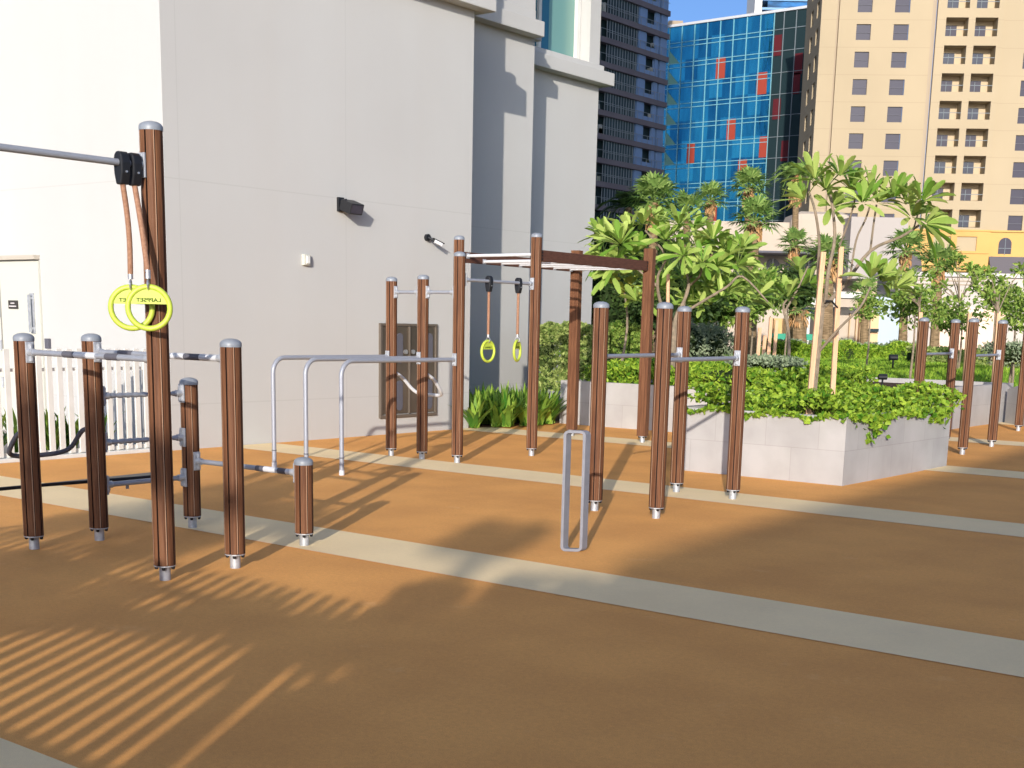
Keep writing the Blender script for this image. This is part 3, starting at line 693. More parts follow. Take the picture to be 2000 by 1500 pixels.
# trailing groundcover in the near planter
m = MB()
def over(p):  # spill over the rim
    return p
for _ in range(9000):
    x = random.uniform(-7.66, -5.74); y = random.uniform(12.86, 16.45)
    hgt = .66+.19*random.random()+.07*sin(x*5+1)+.06*sin(y*4)
    p = Vector((x, y, hgt+.02)); dd = Vector((rnd(), rnd(), random.uniform(-.1, .8))).normalized()
    simple_leaf(m, p, random.uniform(.035, .095), dd, .7)
for _ in range(900):  # rim spill
    s = random.random()
    if s < .5: x = random.uniform(-7.7, -5.7); p = Vector((x, 12.79-random.uniform(-.05, .03), .74-abs(random.gauss(0, .02)) - max(0, .05*sin(x*9))))
    else: y = random.uniform(12.8, 15.7); p = Vector((-5.66+random.uniform(-.04, .06), y, .73-abs(random.gauss(0, .05))*(1.6 if 13.2 < y < 13.9 or y > 15 else .6)))
    simple_leaf(m, p, random.uniform(.05, .11), Vector((rnd(), rnd()-.4, rnd())).normalized(), .75)
for y_, ln in ((13.35, .30), (13.5, .20), (13.75, .13), (15.35, .16), (15.5, .1)):
    for k in range(int(ln*140)): simple_leaf(m, Vector((-5.63+rnd(.03), y_+rnd(.05), .72-ln*random.random())), random.uniform(.05, .1), None, .7)
o = m.build('trailing_groundcover', leaf_gc); tag(o, 'bright green trailing leaves filling the near stone planter and spilling over its rim', 'groundcover', kind='stuff')

# back planter: groundcover, hedges, shrubs
m = MB()
for _ in range(7500):
    x = random.uniform(-12.4, -7.9); y = random.uniform(17.5, 18.9)
    simple_leaf(m, Vector((x, y, .66+.30*random.random()+.10*(y-17.5))), random.uniform(.06, .13), Vector((rnd(), rnd(), random.uniform(0, 1))).normalized(), .45)
tag(m.build('groundcover', leaf_gc), 'yellow-green leafy groundcover in the front of the back planter', 'groundcover', kind='stuff')
def hedge(px0, px1, d, zt, zb, th, n, size, mt, label, cat='hedge', name='hedge', z_jit=.05):
    A = at(px0, 650, d); B = at(px1, 650, d); A.z = B.z = 0; u = (B-A); L_ = u.length; u.normalize(); v = Vector((-u.y, u.x, 0))
    if v.dot(F2) < 0: v = -v
    t = thing(name, tuple((A+B)/2+v*th/2+Vector((0, 0, zb))), label, cat)
    m = MB()
    for _ in range(n):
        s = random.random()*L_; r_ = random.random(); z = random.uniform(zb, zt); q = abs(random.gauss(0, .05))
        wob = .06*sin(s*3.1)+.05*sin(s*7.7)
        if r_ < .6: p = A+u*s+v*(q+wob)+Vector((0, 0, z))
        else: p = A+u*s+v*random.uniform(0, th)+Vector((0, 0, zt-q+wob+rnd(z_jit)))
        simple_leaf(m, p, size*random.uniform(.6, 1.3), (rvec()-v*.5+Vector((0, 0, .4))).normalized(), .55)
    m.build('foliage', mt, t)
    m = MB(); c = A+u*(L_/2)+v*(th/2+.06); m.obox((c.x, c.y, (zt+zb)/2-.05), u, v, (0, 0, 1), L_/2-.08, th/2-.04, (zt-zb)/2-.06); m.build('light_block_core', inner, t)  # solid dark box added inside the hedge to block light
    return t
hedge(1050, 1092, 22.4, 1.50, .5, .9, 1700, .10, leaf_hedge, 'open-twigged end of the tall hedge beside the white building')
hedge(1092, 1190, 22.3, 1.53, .5, .9, 5200, .09, leaf_hedge, 'tall clipped hedge seen between the two far monkey-bar posts')
hedge(1186, 1275, 22.9, 1.56, .7, .9, 4200, .085, leaf_mid, 'dark green clipped hedge just right of the tall hedge behind the bars')
def shrub(px, py, d, r, n, size, mt, label, name='shrub', cat='shrub', zb=.6, group=None, stem=True, dense=True):
    c = at(px, py, d); t = thing(name, (c.x, c.y, zb), label, cat, group)
    m = MB()
    lob = [(Vector((0, 0, 0)), 1)]+[(Vector((rnd(.6)*r[0], rnd(.6)*r[0], rnd(.4)*r[1])), random.uniform(.45, .65)) for _ in range(6)]
    for v, k in lob: leafcloud(m, c+v, (r[0]*k, r[0]*k, r[1]*k), int(n*k/4), size, .6)
    m.build('foliage', mt, t)
    if dense: m = MB(); core_blob(m, c, (r[0], r[0], r[1]), .62); m.build('light_block_core', inner, t)  # dark blob added inside the leaves so light can't pass through
    if stem: m = MB(); limb(m, [(c.x, c.y, zb), (c.x+.03, c.y, (zb+c.z)/2), (c.x, c.y, c.z)], .03, .015); m.build('stem', bark, t)
    return t
shrub(1345, 668, 23.5, (.42, .42), 2400, .08, leaf_silver, 'rounded grey-green shrub left of the front-right post pair')
shrub(1392, 672, 24.5, (.42, .40), 2400, .08, leaf_silver, 'rounded grey-green shrub seen between the right post pair')
shrub(1500, 712, 20.5, (.62, .16), 2200, .07, leaf_silver, 'low pale feathery shrub left of the staked tree')
shrub(1425, 738, 20.0, (.75, .20), 2600, .09, leaf_gc, 'bushy green groundcover mound right of the near post', cat='shrub')
shrub(1880, 612, 30, (.62, .55), 825, .12, leaf_mid, 'open leafy shrub behind the far post pair', zb=.5, dense=False)
shrub(1788, 598, 28, (.70, .52), 935, .12, leaf_mid, 'broad leafy shrub right of the staked frangipani', zb=.5, dense=False)
shrub(1985, 600, 27, (.62, .55), 1100, .11, leaf_mid, 'dense leafy shrub at the right edge behind the last posts', zb=.5, dense=False)
shrub(1945, 588, 33, (.55, .5), 715, .12, leaf_mid, 'leafy shrub between the two far staked posts', zb=.5, dense=False)
shrub(1980, 690, 26, (.7, .28), 1800, .08, leaf_silver, 'low grey-green shrub at the foot of the right-hand trees', zb=.3)
shrub(1700, 600, 34, (.5, .4), 495, .12, leaf_mid, 'small leafy shrub behind the trunk of the staked tree', zb=.5, dense=False)
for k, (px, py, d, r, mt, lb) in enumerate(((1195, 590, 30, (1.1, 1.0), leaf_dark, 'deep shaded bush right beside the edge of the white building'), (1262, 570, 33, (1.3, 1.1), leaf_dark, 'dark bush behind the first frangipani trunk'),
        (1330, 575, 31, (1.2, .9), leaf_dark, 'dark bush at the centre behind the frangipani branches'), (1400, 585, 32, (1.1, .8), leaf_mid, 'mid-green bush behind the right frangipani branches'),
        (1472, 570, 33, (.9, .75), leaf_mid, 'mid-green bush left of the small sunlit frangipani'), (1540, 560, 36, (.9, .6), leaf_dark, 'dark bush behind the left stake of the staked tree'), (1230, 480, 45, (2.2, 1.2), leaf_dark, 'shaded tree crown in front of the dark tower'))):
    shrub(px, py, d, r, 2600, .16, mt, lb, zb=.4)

# spider-lily style strap plants
def strap_clump(x, y, z, n, L, label, group):
    t = thing('strap_leaf_plant', (x, y, z), label, 'plant', group); m = MB()
    for k in range(n):
        w = random.random()*2*pi; lean = random.uniform(.1, .75); d = Vector((cos(w)*lean, sin(w)*lean, 1)).normalized()
        l = L*random.uniform(.6, 1.1); s = d.cross(Vector((0, 0, 1))).normalized(); n0 = len(m.v); wd = .034
        for q in range(6):
            tt = q/5; c = Vector((x+rnd(.03), y+rnd(.03), z)) if q == 0 else base+d*(l*tt)+Vector((cos(w), sin(w), -.9))*(l*.35*lean*tt**2.2)
            if q == 0: base = c
            ww = wd*(1-tt**2.5)*1.2+.002
            m.v += [tuple(c-s*ww), tuple(c+s*ww)]
        for q in range(5): a_ = n0+q*2; m.f.append((a_, a_+1, a_+3, a_+2))
    m.build('leaves', leaf_strap, t)
# flower bed for the strap plants
m = MB(); m.prism([(-15.6, 15.4), (-13.0, 15.42), (-12.85, 16.3), (-12.75, 17.38), (-15.6, 22)], .0, .03); struct(m.build('planting_bed', soil))
bed = [(927, 838, 15.75), (950, 832, 16.1), (972, 826, 16.4), (995, 834, 16.3), (1015, 828, 16.7), (1033, 832, 16.8), (1052, 832, 17.0), (1070, 830, 17.0), (940, 822, 16.8), (985, 818, 17.4), (1025, 818, 17.6), (1062, 815, 17.9), (962, 830, 0), (982, 830, 0), (1004, 829, 0), (918, 834, 0), (934, 830, 0), (1043, 833, 0), (1076, 828, 0), (1010, 824, 0), (955, 824, 0), (1060, 829, 0), (1024, 834, 0), (990, 836, 0), (968, 836, 0)]
def Gd(px, py, z=0): r_ = ray(px, py); return Vector((0, 0, CH))+r_*((z-CH)/r_.z)
for k, (px, py, _) in enumerate(bed):
    p = Gd(px, py); strap_clump(p.x, p.y, .02, 40, .62, 'arching strap-leaf plant in the bed under the recessed wall', 'strap-leaf plants under the recessed wall')
for k, (x, y) in enumerate(((-13.45, 7.75), (-13.5, 8.1), (-13.4, 8.45), (-13.55, 8.8), (-13.4, 9.1), (-13.5, 7.3), (-13.4, 6.9))):
    strap_clump(x, y, .02, 26, .6, 'strap-leaf plant standing behind the white picket fence', 'strap-leaf plants behind the fence')

# ------------------------------------------------------------------ frangipani trees
def frangipani(base, nodes_, rosettes, d, label, L=.30, n=11, tr=.045, cat='tree', mt=None, Wd=.09, jit=.35):
    t = thing('frangipani_tree', tuple(base), label, cat); m = MB()
    for pts, r0, r1 in nodes_: limb(m, pts, r0, r1)
    m.build('trunk', bark, t, smooth=True)
    m = MB()
    for p, ax, k in rosettes: rosette(m, p, ax, int(n*k), L*(.85+.15*k), Wd)
    m.build('crown', mt or leaf_fr, t, smooth=True)
    return t
def P3(px, py, d, j=0): return at(px, py, d+j)
# staked tree in near planter
D = 14.55; base = at(1588, 745, D); base.z = .66
fork1 = P3(1606, 600, D); fork0 = P3(1597, 690, D)
B2_ = [([base, fork0, fork1], .042, .03),
     ([fork1, P3(1598, 540, D, .1), P3(1600, 470, D), P3(1592, 412, D, -.1), P3(1580, 375, D)], .02, .012),
     ([P3(1612, 590, D), P3(1618, 530, D, -.1), P3(1630, 470, D), P3(1628, 420, D), P3(1622, 380, D, .1)], .024, .013),
     ([P3(1610, 598, D), P3(1650, 555, D, .2), P3(1700, 490, D, .3), P3(1760, 462, D, .3), P3(1795, 440, D, .3)], .024, .013),
     ([P3(1700, 490, D, .3), P3(1706, 440, D, .3), P3(1712, 400, D, .3)], .013, .010),
     ([P3(1660, 545, D, .2), P3(1672, 470, D, .1), P3(1690, 430, D, .1), P3(1700, 400, D)], .012, .010),
     ([fork0, P3(1640, 640, D, -.2), P3(1680, 600, D, -.3), P3(1700, 560, D, -.3)], .016, .011),
     ([P3(1785, 445, D, .3), P3(1795, 410, D, .3)], .01, .008), ([P3(1640, 480, D), P3(1668, 400, D, -.2), P3(1665, 375, D, -.2)], .011, .009)]
rs = []
for px, py, ax, k in ((1572, 392, (-.5, 0, .7), 1.0), (1592, 352, (-.2, .2, 1), 1.1), (1612, 372, (.1, 0, 1), 1.2), (1640, 345, (.1, -.3, 1), 1.1), (1662, 372, (.2, 0, 1), 1.2), (1625, 405, (0, -.6, .4), .9),
        (1700, 378, (0, .2, 1), 1.3), (1712, 398, (.2, -.4, .8), 1.1), (1745, 388, (.3, 0, 1), 1.1), (1684, 398, (-.2, -.5, .6), 1.0), (1772, 400, (.3, .2, 1), 1.1), (1800, 395, (.5, .3, 1), 1.2), (1806, 438, (1, .2, .2), 1.2), (1780, 425, (.2, -.6, .5), .9),
        (1720, 552, (.4, 0, .8), 1.0), (1700, 545, (0, -.4, .9), 1.1), (1745, 565, (.6, -.2, .6), .9)):
    rs.append((P3(px, py, D, rnd(.35)), R2*ax[0]+F2*ax[1]+Vector((0, 0, ax[2])), k))
tr2 = frangipani(base, B2_, rs, D, 'staked frangipani with open branches rising from the near stone planter', L=.32, n=14, Wd=.078)
for x0, y0, x1, y1, dj, lb in ((1582, 745, 1608, 492, -.15, 'left timber stake of the tree in the near planter, leaning'), (1628, 742, 1643, 482, .1, 'right timber stake of the tree in the near planter')):
    a_ = at(x0, y0, D+dj); b_ = at(x1, y1, D+dj); a_.z = .62; dv = b_-a_; u = dv.normalized(); s = u.cross(F2).normalized()
    m = MB(); m.obox((a_+b_)/2, s, u.cross(s), u, .026, .026, dv.length/2); tag(m.build('tree_stake', stake, bevel=.003), lb, 'stake')
m = MB(); m.tube([P3(1613, 588, D-.1), P3(1624, 588, D+.02), P3(1636, 601, D+.08)], .011, 6); m.tube([P3(1602, 535, D-.1), P3(1622, 541, D)], .009, 6)
tag(m.build('tree_tie', black), 'black rubber tie joining the trunk to its timber stakes', 'tie')
# big frangipani in back planter
D = 21.0; base = at(1312, 715, D); base.z = .6
f0 = P3(1318, 640, D)
N2 = [([base, f0, P3(1330, 600, D)], .06, .04),
      ([P3(1325, 612, D), P3(1345, 560, D), P3(1335, 520, D, .2), P3(1305, 470, D, .3), P3(1300, 440, D, .3)], .03, .014),
      ([P3(1300, 462, D, .3), P3(1318, 450, D, .3), P3(1330, 436, D, .3)], .014, .011),
      ([P3(1318, 640, D), P3(1290, 590, D), P3(1285, 540, D, -.2), P3(1300, 500, D, -.3), P3(1260, 450, D, -.3)], .032, .013),
      ([P3(1330, 615, D), P3(1370, 590, D, -.2), P3(1420, 560, D, -.4), P3(1450, 540, D, -.5), P3(1500, 590, D, -.5)], .026, .012),
      ([P3(1335, 600, D), P3(1350, 540, D, .4), P3(1385, 500, D, .5), P3(1400, 470, D, .5)], .024, .012),
      ([P3(1285, 560, D), P3(1240, 520, D, .2), P3(1200, 480, D, .3), P3(1185, 465, D, .3)], .022, .012),
      ([P3(1350, 556, D), P3(1370, 530, D, -.4), P3(1360, 480, D, -.4)], .02, .011)]
rs = []
for px, py, ax, k in ((1185, 470, (-.5, -.2, .9), 1.0), (1212, 478, (-.2, -.5, .8), 1.2), (1238, 500, (-.3, -.6, .5), 1.0), (1178, 500, (-.8, 0, .4), .9), (1255, 440, (-.1, 0, 1), 1.2), (1285, 445, (0, -.3, 1), 1.3), (1232, 450, (-.4, .2, .8), 1.0),
       (1325, 440, (0, -.2, 1), 1.3), (1352, 455, (.3, -.3, .9), 1.1), (1300, 470, (-.1, -.6, .6), 1.0), (1360, 485, (.2, -.5, .7), 1.1), (1392, 470, (.2, .2, 1), 1.1), (1335, 500, (-.4, -.6, .4), 1.0), (1420, 500, (.4, 0, .8), 1.1),
       (1440, 520, (.7, -.2, .4), 1.0), (1400, 520, (.1, -.7, .4), 1.1), (1372, 515, (-.1, -.6, .4), .9), (1410, 490, (0, 0, 1), 1.0), (1445, 500, (.6, .2, .6), .9), (1382, 560, (.1, -.6, .5), 1.0), (1420, 572, (0, -.5, .8), 1.1), (1450, 560, (.4, -.3, .7), 1.1), (1478, 580, (.5, -.3, .6), 1.1),
       (1205, 515, (-.4, -.5, .3), .9), (1190, 535, (-.3, -.6, .2), .7)):
    rs.append((P3(px, py, D, rnd(.5)), R2*ax[0]+F2*ax[1]+Vector((0, 0, ax[2])), k))
for q in range(20): rs.append((P3(random.uniform(1175, 1450), random.uniform(455, 600), D, random.uniform(.1, .9)), R2*rnd(.5)+F2*random.uniform(-.7, .1)+Vector((0, 0, .7)), random.uniform(.7, .95)))
frangipani(base, N2, rs, D, 'spreading sunlit frangipani rising behind the monkey bars in the back planter', L=.40, n=16, Wd=.098)
m = MB(); a_ = at(1308, 660, 20.8); b_ = at(1305, 535, 20.8); a_.z = .6; m.tube([a_, b_], .028, 8); tag(m.build('tree_stake', stake), 'timber stake beside the trunk of the spreading frangipani in the back planter', 'stake')
# small frangipani between
D = 22; base = at(1545, 700, D); base.z = .6
frangipani(base, [([base, P3(1540, 650, D), P3(1530, 600, D), P3(1538, 585, D)], .035, .014), ([P3(1532, 610, D), P3(1560, 560, D), P3(1578, 520, D)], .02, .01)],
    [(P3(1538, 582, D), Vector((0, 0, 1)), 1.4), (P3(1565, 560, D, .3), R2*.3+Vector((0, 0, 1)), 1.0), (P3(1510, 600, D, -.3), -R2*.6+Vector((0, 0, .7)), 1.1), (P3(1560, 530, D, .4), Vector((0, 0, 1)), 1.0), (P3(1580, 555, D), R2+Vector((0, 0, .6)), .9)],
    D, 'small sunlit frangipani between the post pair and the staked tree', L=.42, n=14, Wd=.11)
D = 22.0; base = at(1206, 735, D); base.z = .6   # pale yellow croton under the beam
t = thing('yellow_shrub', tuple(base), 'yellow-green leafy shrub showing under the wooden beam', 'shrub'); m = MB(); limb(m, [base, P3(1225, 640, D), P3(1218, 560, D)], .03, .012); m.build('stem', bark, t)
m = MB()
for px, py in ((1190, 555), (1210, 540), (1230, 560), (1215, 575), (1245, 545), (1200, 530), (1235, 580), (1180, 540)): rosette(m, P3(px, py, D, rnd(.3)), Vector((rnd(.5), rnd(.5), .6)), 9, .24, .10)
m.build('crown', leaf_yel, t)
# leggy young trees with stakes on the lawn
for px, pb_, top, d, lb in ((1792, 640, 560, 27, 'thin young tree with timber stake left of the far posts'), (1870, 640, 545, 30, 'bare-branched young tree behind the far post pair'), (1945, 660, 560, 26, 'young tree with timber stake behind the farthest post pair')):
    p = at(px, pb_+55, d); t = thing('young_tree', (p.x, p.y, .4), lb, 'tree'); m = MB()
    c0 = at(px+4, (pb_+top)/2, d); limb(m, [Vector((p.x, p.y, .4)), c0, at(px-6, top, d)], .035, .012)
    tips = []
    for q in range(9): e_ = at(px+rnd(55), top-10+rnd(35), d+rnd(.6)); limb(m, [c0, c0.lerp(e_, .5)+Vector((0, 0, .08)), e_], .014, .006, 5); tips.append(e_)
    m.build('trunk', bark, t); m = MB()
    for e_ in tips: rosette(m, e_, Vector((rnd(.4), rnd(.4), 1)), 9, .20, .075); leafcloud(m, e_, (.22, .22, .16), 40, .12, .2)
    m.build('crown', leaf_mid, t)
for px, y0, y1, d, lb in ((1792, 720, 610, 26.5, 'pale timber stake left of the first far post'), (1888, 700, 612, 26.5, 'pale timber stake between the two far post pairs'), (1944, 715, 612, 25.5, 'pale timber stake beside the last far post'),
        (1478, 708, 640, 27, 'leftmost short stake of the young tree right of the near post'), (1488, 706, 655, 27.2, 'middle short stake of the young tree right of the near post'), (1500, 692, 620, 28, 'short stake of the slim tree left of the small frangipani'), (1511, 692, 625, 28.2, 'second short stake of the slim tree left of the small frangipani')):
    a_ = at(px, y0, d); b_ = at(px+6, y1, d); m = MB(); a_.z = .4; u = (b_-a_).normalized(); s = u.cross(F2).normalized()
    m.obox((a_+b_)/2, s, u.cross(s), u, .035, .035, (b_-a_).length/2); tag(m.build('tree_stake', stake), lb, 'stake')

# ------------------------------------------------------------------ palms
def fan_leaf(m, p, d, R, n=16):
    d = d.normalized(); s = d.cross(Vector((0, 0, 1))); s = s.normalized() if s.length > .1 else R2.copy(); up = s.cross(d)
    for k in range(n):
        w = radians(-115+230*k/(n-1)); e = (d*cos(w)+s*sin(w)+up*.15*rnd()).normalized()
        l = R*(.75+.25*cos(w))*random.uniform(.9, 1.05); n0 = len(m.v); q = (s*cos(w)-d*sin(w))*(R*.075)
        tip = p+e*l-Vector((0, 0, .22*l)); m.v += [tuple(p), tuple(p+e*l*.55+q), tuple(tip), tuple(p+e*l*.55-q)]; m.f.append((n0, n0+1, n0+2, n0+3))
def feather_leaf(m, p, d, L, n=26):
    d = d.normalized(); s = d.cross(Vector((0, 0, 1))).normalized(); pts = []
    for k in range(n+1): tt = k/n; pts.append(p+d*(L*tt)-Vector((0, 0, 1))*(L*.75*tt*tt))
    m.tube(pts[::4], .02, 4)
    for k in range(2, n):
        tt = k/n; l = L*.30*(1-.6*tt)
        for sg in (-1, 1):
            e = (s*sg+d*.6-Vector((0, 0, .5))).normalized(); q = d*.02*L/1.5; n0 = len(m.v)
            m.v += [tuple(pts[k]-q), tuple(pts[k]+q), tuple(pts[k]+e*l)]; m.f.append((n0, n0+1, n0+2))
def palm(px, py, pbase, d, R, label, kind='fan', nl=26, tr=.15, skirt=True, group=None, mt=None):
    c = at(px, py, d); b_ = at(px+rnd(3), pbase, d); b_.z = 0
    t = thing('palm_tree', (b_.x, b_.y, b_.z), label, 'palm tree', group)
    m = MB(); N = 10; m.tube([Vector((b_.x, b_.y, b_.z)).lerp(c, i/N) for i in range(N+1)], [tr*(1.15-.3*i/N)*(1+.08*(i % 2)) for i in range(N+1)], 9); m.build('trunk', barkp, t)
    m = MB()
    for k in range(nl):
        w = k*2.399; el = -.35+1.75*(k/nl); dd = Vector((cos(w)*cos(el), sin(w)*cos(el), sin(el)))
        if kind == 'fan':
            pet = c+dd*(R*.55); m.tube([c, pet], .02, 4); fan_leaf(m, pet, dd, R*.6)
        else: feather_leaf(m, c, (dd+Vector((0, 0, .5))).normalized(), R*random.uniform(.85, 1.1))
    m.build('crown', mt or leaf_palm, t)
    if skirt:
        m = MB()
        for k in range(60):
            w = random.random()*6.28; m_p = c+Vector((cos(w)*tr*1.2, sin(w)*tr*1.2, -random.uniform(.1, R*.7)))
            simple_leaf(m, m_p, R*.35, Vector((cos(w)*.4, sin(w)*.4, -1)).normalized(), .3)
        m.build('dry_fronds', leaf_brown, t)
    return t
palm(1278, 396, 560, 42, 1.0, 'tallest bright fan palm against the dark tower', nl=24)
palm(1388, 392, 520, 55, .85, 'small fan palm in front of the blue glass facade, left of centre', nl=20)
palm(1463, 368, 520, 55, .95, 'fan palm with dry skirt before the middle of the blue glass facade', nl=24)
palm(1475, 432, 560, 40, .85, 'fan palm with rough trunk standing before the cream wall', nl=20)
palm(1556, 342, 560, 60, 1.7, 'feathery date palm where the glass facade meets the beige tower', 'feather', nl=26)
palm(1342, 415, 520, 52, .95, 'fan palm just left of the small one before the glass facade', nl=18, skirt=False)
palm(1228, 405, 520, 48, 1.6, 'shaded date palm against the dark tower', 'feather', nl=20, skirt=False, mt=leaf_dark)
palm(1552, 480, 640, 50, .75, 'small fan palm behind the left stake', nl=16)
palm(1617, 505, 640, 46, .95, 'fan palm directly behind the trunk of the staked tree', nl=18, tr=.24)
palm(1770, 490, 640, 50, .95, 'fan palm with dry skirt right of the staked tree', nl=20)
palm(1690, 575, 665, 48, .75, 'short fan palm behind the lower right branch of the staked tree', nl=14, tr=.15)
palm(1835, 520, 600, 45, .9, 'blue-green fan palm in front of the orange storey', nl=18)
palm(1562, 605, 660, 47, .8, 'squat fan palm left of the staked tree, low down', nl=14, tr=.26)

# ------------------------------------------------------------------ lawn
def hL(x, y):
    y0 = 26.6 if x > -9 else 26.6-min(1, (-9-x)/2.)*5.0
    tt = max(0, min(1, (y-y0)/6.5)); s = tt*tt*(3-2*tt)
    return s*(.66+.10*sin(x*.55+1.0)*cos(y*.4)+.05*sin(x*1.3+y*.7))
m = MB(); NX, NY = 90, 70; X0, X1, Y0, Y1 = -42, 14, 21.6, 56
for j in range(NY+1):
    for i in range(NX+1):
        x = X0+(X1-X0)*i/NX; y = Y0+(Y1-Y0)*j/NY; m.v.append((x, y, hL(x, y)+.012 if hL(x, y) > .001 else -.02))
for j in range(NY):
    for i in range(NX):
        a_ = j*(NX+1)+i; m.f.append((a_, a_+1, a_+NX+2, a_+NX+1))
o = m.build('lawn', lawnm, smooth=True); struct(o)
m = MB()
for _ in range(26000):
    px = random.uniform(1480, 2010); d = random.uniform(24.5, 42); p = at(px, 650, d); z = hL(p.x, p.y)
    if z < .02: continue
    dd = Vector((rnd(.5), rnd(.5), 1)).normalized(); s = dd.cross(rvec()).normalized()*.012*(d/26); n0 = len(m.v); q = Vector((p.x, p.y, z)); m.v += [tuple(q-s), tuple(q+s), tuple(q+dd*random.uniform(.04, .10))]; m.f.append((n0, n0+1, n0+2))
tag(m.build('lawn_blades', mat('grass_blade', (.13, .28, .02), .7, island=(.30, .42, .05), trans=.2)), 'short green grass covering the mounded lawn', 'grass', kind='stuff')
m = MB(); m.box(-9, 26.9, 0, 6, 27.05, .10); struct(m.build('lawn_kerb', stone_cap))
hedge(1500, 1790, 41.5, 1.16, .5, 1.2, 9000, .13, leaf_gc, 'long low clipped hedge running along the back of the lawn')
hedge(1500, 1800, 43.2, 1.22, .6, .6, 3000, .12, leaf_silver, 'thin grey-green strip of hedge behind the long low one')
hedge(1790, 2010, 38, 1.12, .5, 1.0, 4500, .13, leaf_hedge, 'low hedge behind the far posts on the right')
for px, py, d, lb in ((1745, 698, 34, 'black garden spike light on the lawn beyond the planter'), (1724, 736, 16.2, 'small black garden light standing among the trailing leaves')):
    p = at(px, py, d); zb = .7 if d < 20 else hL(p.x, p.y); t = thing('garden_light', (p.x, p.y, zb), lb, 'light'); s_ = d/16
    m = MB(); m.tube([(p.x, p.y, zb), (p.x, p.y, p.z)], .012*s_, 6); m.build('stake', black, t)
    m = MB(); m.tube([p-R2*.05*s_, p+R2*.05*s_], .035*s_, 10); m.build('lamp_head', black, t)

# ------------------------------------------------------------------ wall grids for the big buildings
def grid_wall(m, O, u, n, us, zs, holes, depth):
    O, u, n = Vector(O), Vector(u), Vector(n); P = lambda a, z, dd=0: O+u*a+Vector((0, 0, z))-n*dd
    for i in range(len(us)-1):
        for j in range(len(zs)-1):
            a0, a1, b0, b1 = us[i], us[i+1], zs[j], zs[j+1]
            if holes(i, j):
                m.quad(P(a0, b0), P(a1, b0), P(a1, b0, depth), P(a0, b0, depth)); m.quad(P(a0, b1, depth), P(a1, b1, depth), P(a1, b1), P(a0, b1))
                m.quad(P(a0, b0), P(a0, b0, depth), P(a0, b1, depth), P(a0, b1)); m.quad(P(a1, b0, depth), P(a1, b0), P(a1, b1), P(a1, b1, depth))
            else: m.quad(P(a0, b0), P(a1, b0), P(a1, b1), P(a0, b1))
# beige tower
O = Vector((-67.596, 137.643, 0)); u = Vector((.8276, .5613, 0)); n = Vector((.5613, -.8276, 0)); PF = lambda a, z, dd=0: O+u*a+Vector((0, 0, z))-n*dd
t = thing('beige_tower', tuple(O+u*12-n*8), 'beige apartment tower with square windows and recessed balconies above an orange storey', 'building')
pitch = 2.815; rows = [34.13-pitch*k for k in range(-3, 8)]  # window tops
rows.sort(); zs = [8.0]
for r_ in rows: zs += [r_-1.62, r_]
zs.append(46)
m = MB(); us = [2.2, 4.1, 5.65, 8.05, 9.65, 12.05]
grid_wall(m, O, u, n, us, zs, lambda i, j: i in (1, 3) and j % 2 == 1, .22)
us = [19.6, 22.0, 23.55, 26, 27.6, 31]; grid_wall(m, O, u, n, us, zs, lambda i, j: i in (1, 3) and j % 2 == 1 and zs[j] > 12.5, .22)
m.quad(PF(.26, 0), PF(1.95, 0), PF(1.95, 46), PF(.26, 46)); m.quad(PF(1.95, 0), PF(1.95, 0, .5), PF(1.95, 46, .5), PF(1.95, 46)); m.quad(PF(2.2, 0, .5), PF(2.2, 0), PF(2.2, 46), PF(2.2, 46, .5))
m.quad(PF(2.2, 0), PF(12.05, 0), PF(12.05, 8), PF(2.2, 8)); m.quad(PF(.26, 46), PF(31, 46), PF(31, 46, 18), PF(.26, 46, 18))
m.quad(PF(12.05, 0, .5), PF(12.05, 0), PF(12.05, 46), PF(12.05, 46, .5))
# balcony bay, standing forward
brow = [34.81-2.835*k for k in range(-3, 9)]; brow.sort(); bz = [12.68]
for r_ in brow: bz += [r_-1.9, r_]
bz.append(46)
On = O+n*.25
grid_wall(m, On, u, n, [12.55, 13.5, 15.85, 16.58, 18.95, 19.6], bz, lambda i, j: i in (1, 3) and j % 2 == 1, 2.0)
for ue in (12.55, 19.6): m.quad(PF(ue, 12.68, .25), PF(ue, 12.68, -.25), PF(ue, 46, -.25), PF(ue, 46, .25))
m.build('wall', beige, t)
m = MB(); m.quad(PF(1.95, 0, .5), PF(2.2, 0, .5), PF(2.2, 46, .5), PF(1.95, 46, .5)); m.quad(PF(12.05, 8, .4), PF(12.55, 8, .4), PF(12.55, 46, .4), PF(12.05, 46, .4)); m.build('groove', beige_g, t)
m = MB(); grid_wall(m, O+u*.26, -n, -u, [0, 1.6, 3.4, 6.0, 7.8, 12], zs, lambda i, j: i in (1, 3) and j % 2 == 1, .5); m.build('side_wall', beige, t)
m = MB()
for r_ in rows:
    for q in (1.6, 6.0): m.quad(*(O+u*.75-n*(q+a_)+Vector((0, 0, z)) for a_, z in ((0, r_-1.62), (1.8, r_-1.62), (1.8, r_), (0, r_))))
m.build('side_window', pane, t)
for r_ in rows:
    for a0 in (4.1, 8.05, 22.0, 26):
        if a0 > 20 and r_ < 14: continue
        m = MB(); m.quad(PF(a0, r_-1.62, .2), PF(a0+1.57, r_-1.62, .2), PF(a0+1.57, r_, .2), PF(a0, r_, .2)); w_ = m.build('window', pane, t)
        m = MB(); m.obox(PF(a0+.78, r_-.85, .17), u, n, (0, 0, 1), .78, .03, .03); m.build('frame', grip, w_)
wallb = mat('balcony_wall', (.46, .37, .25), .85)
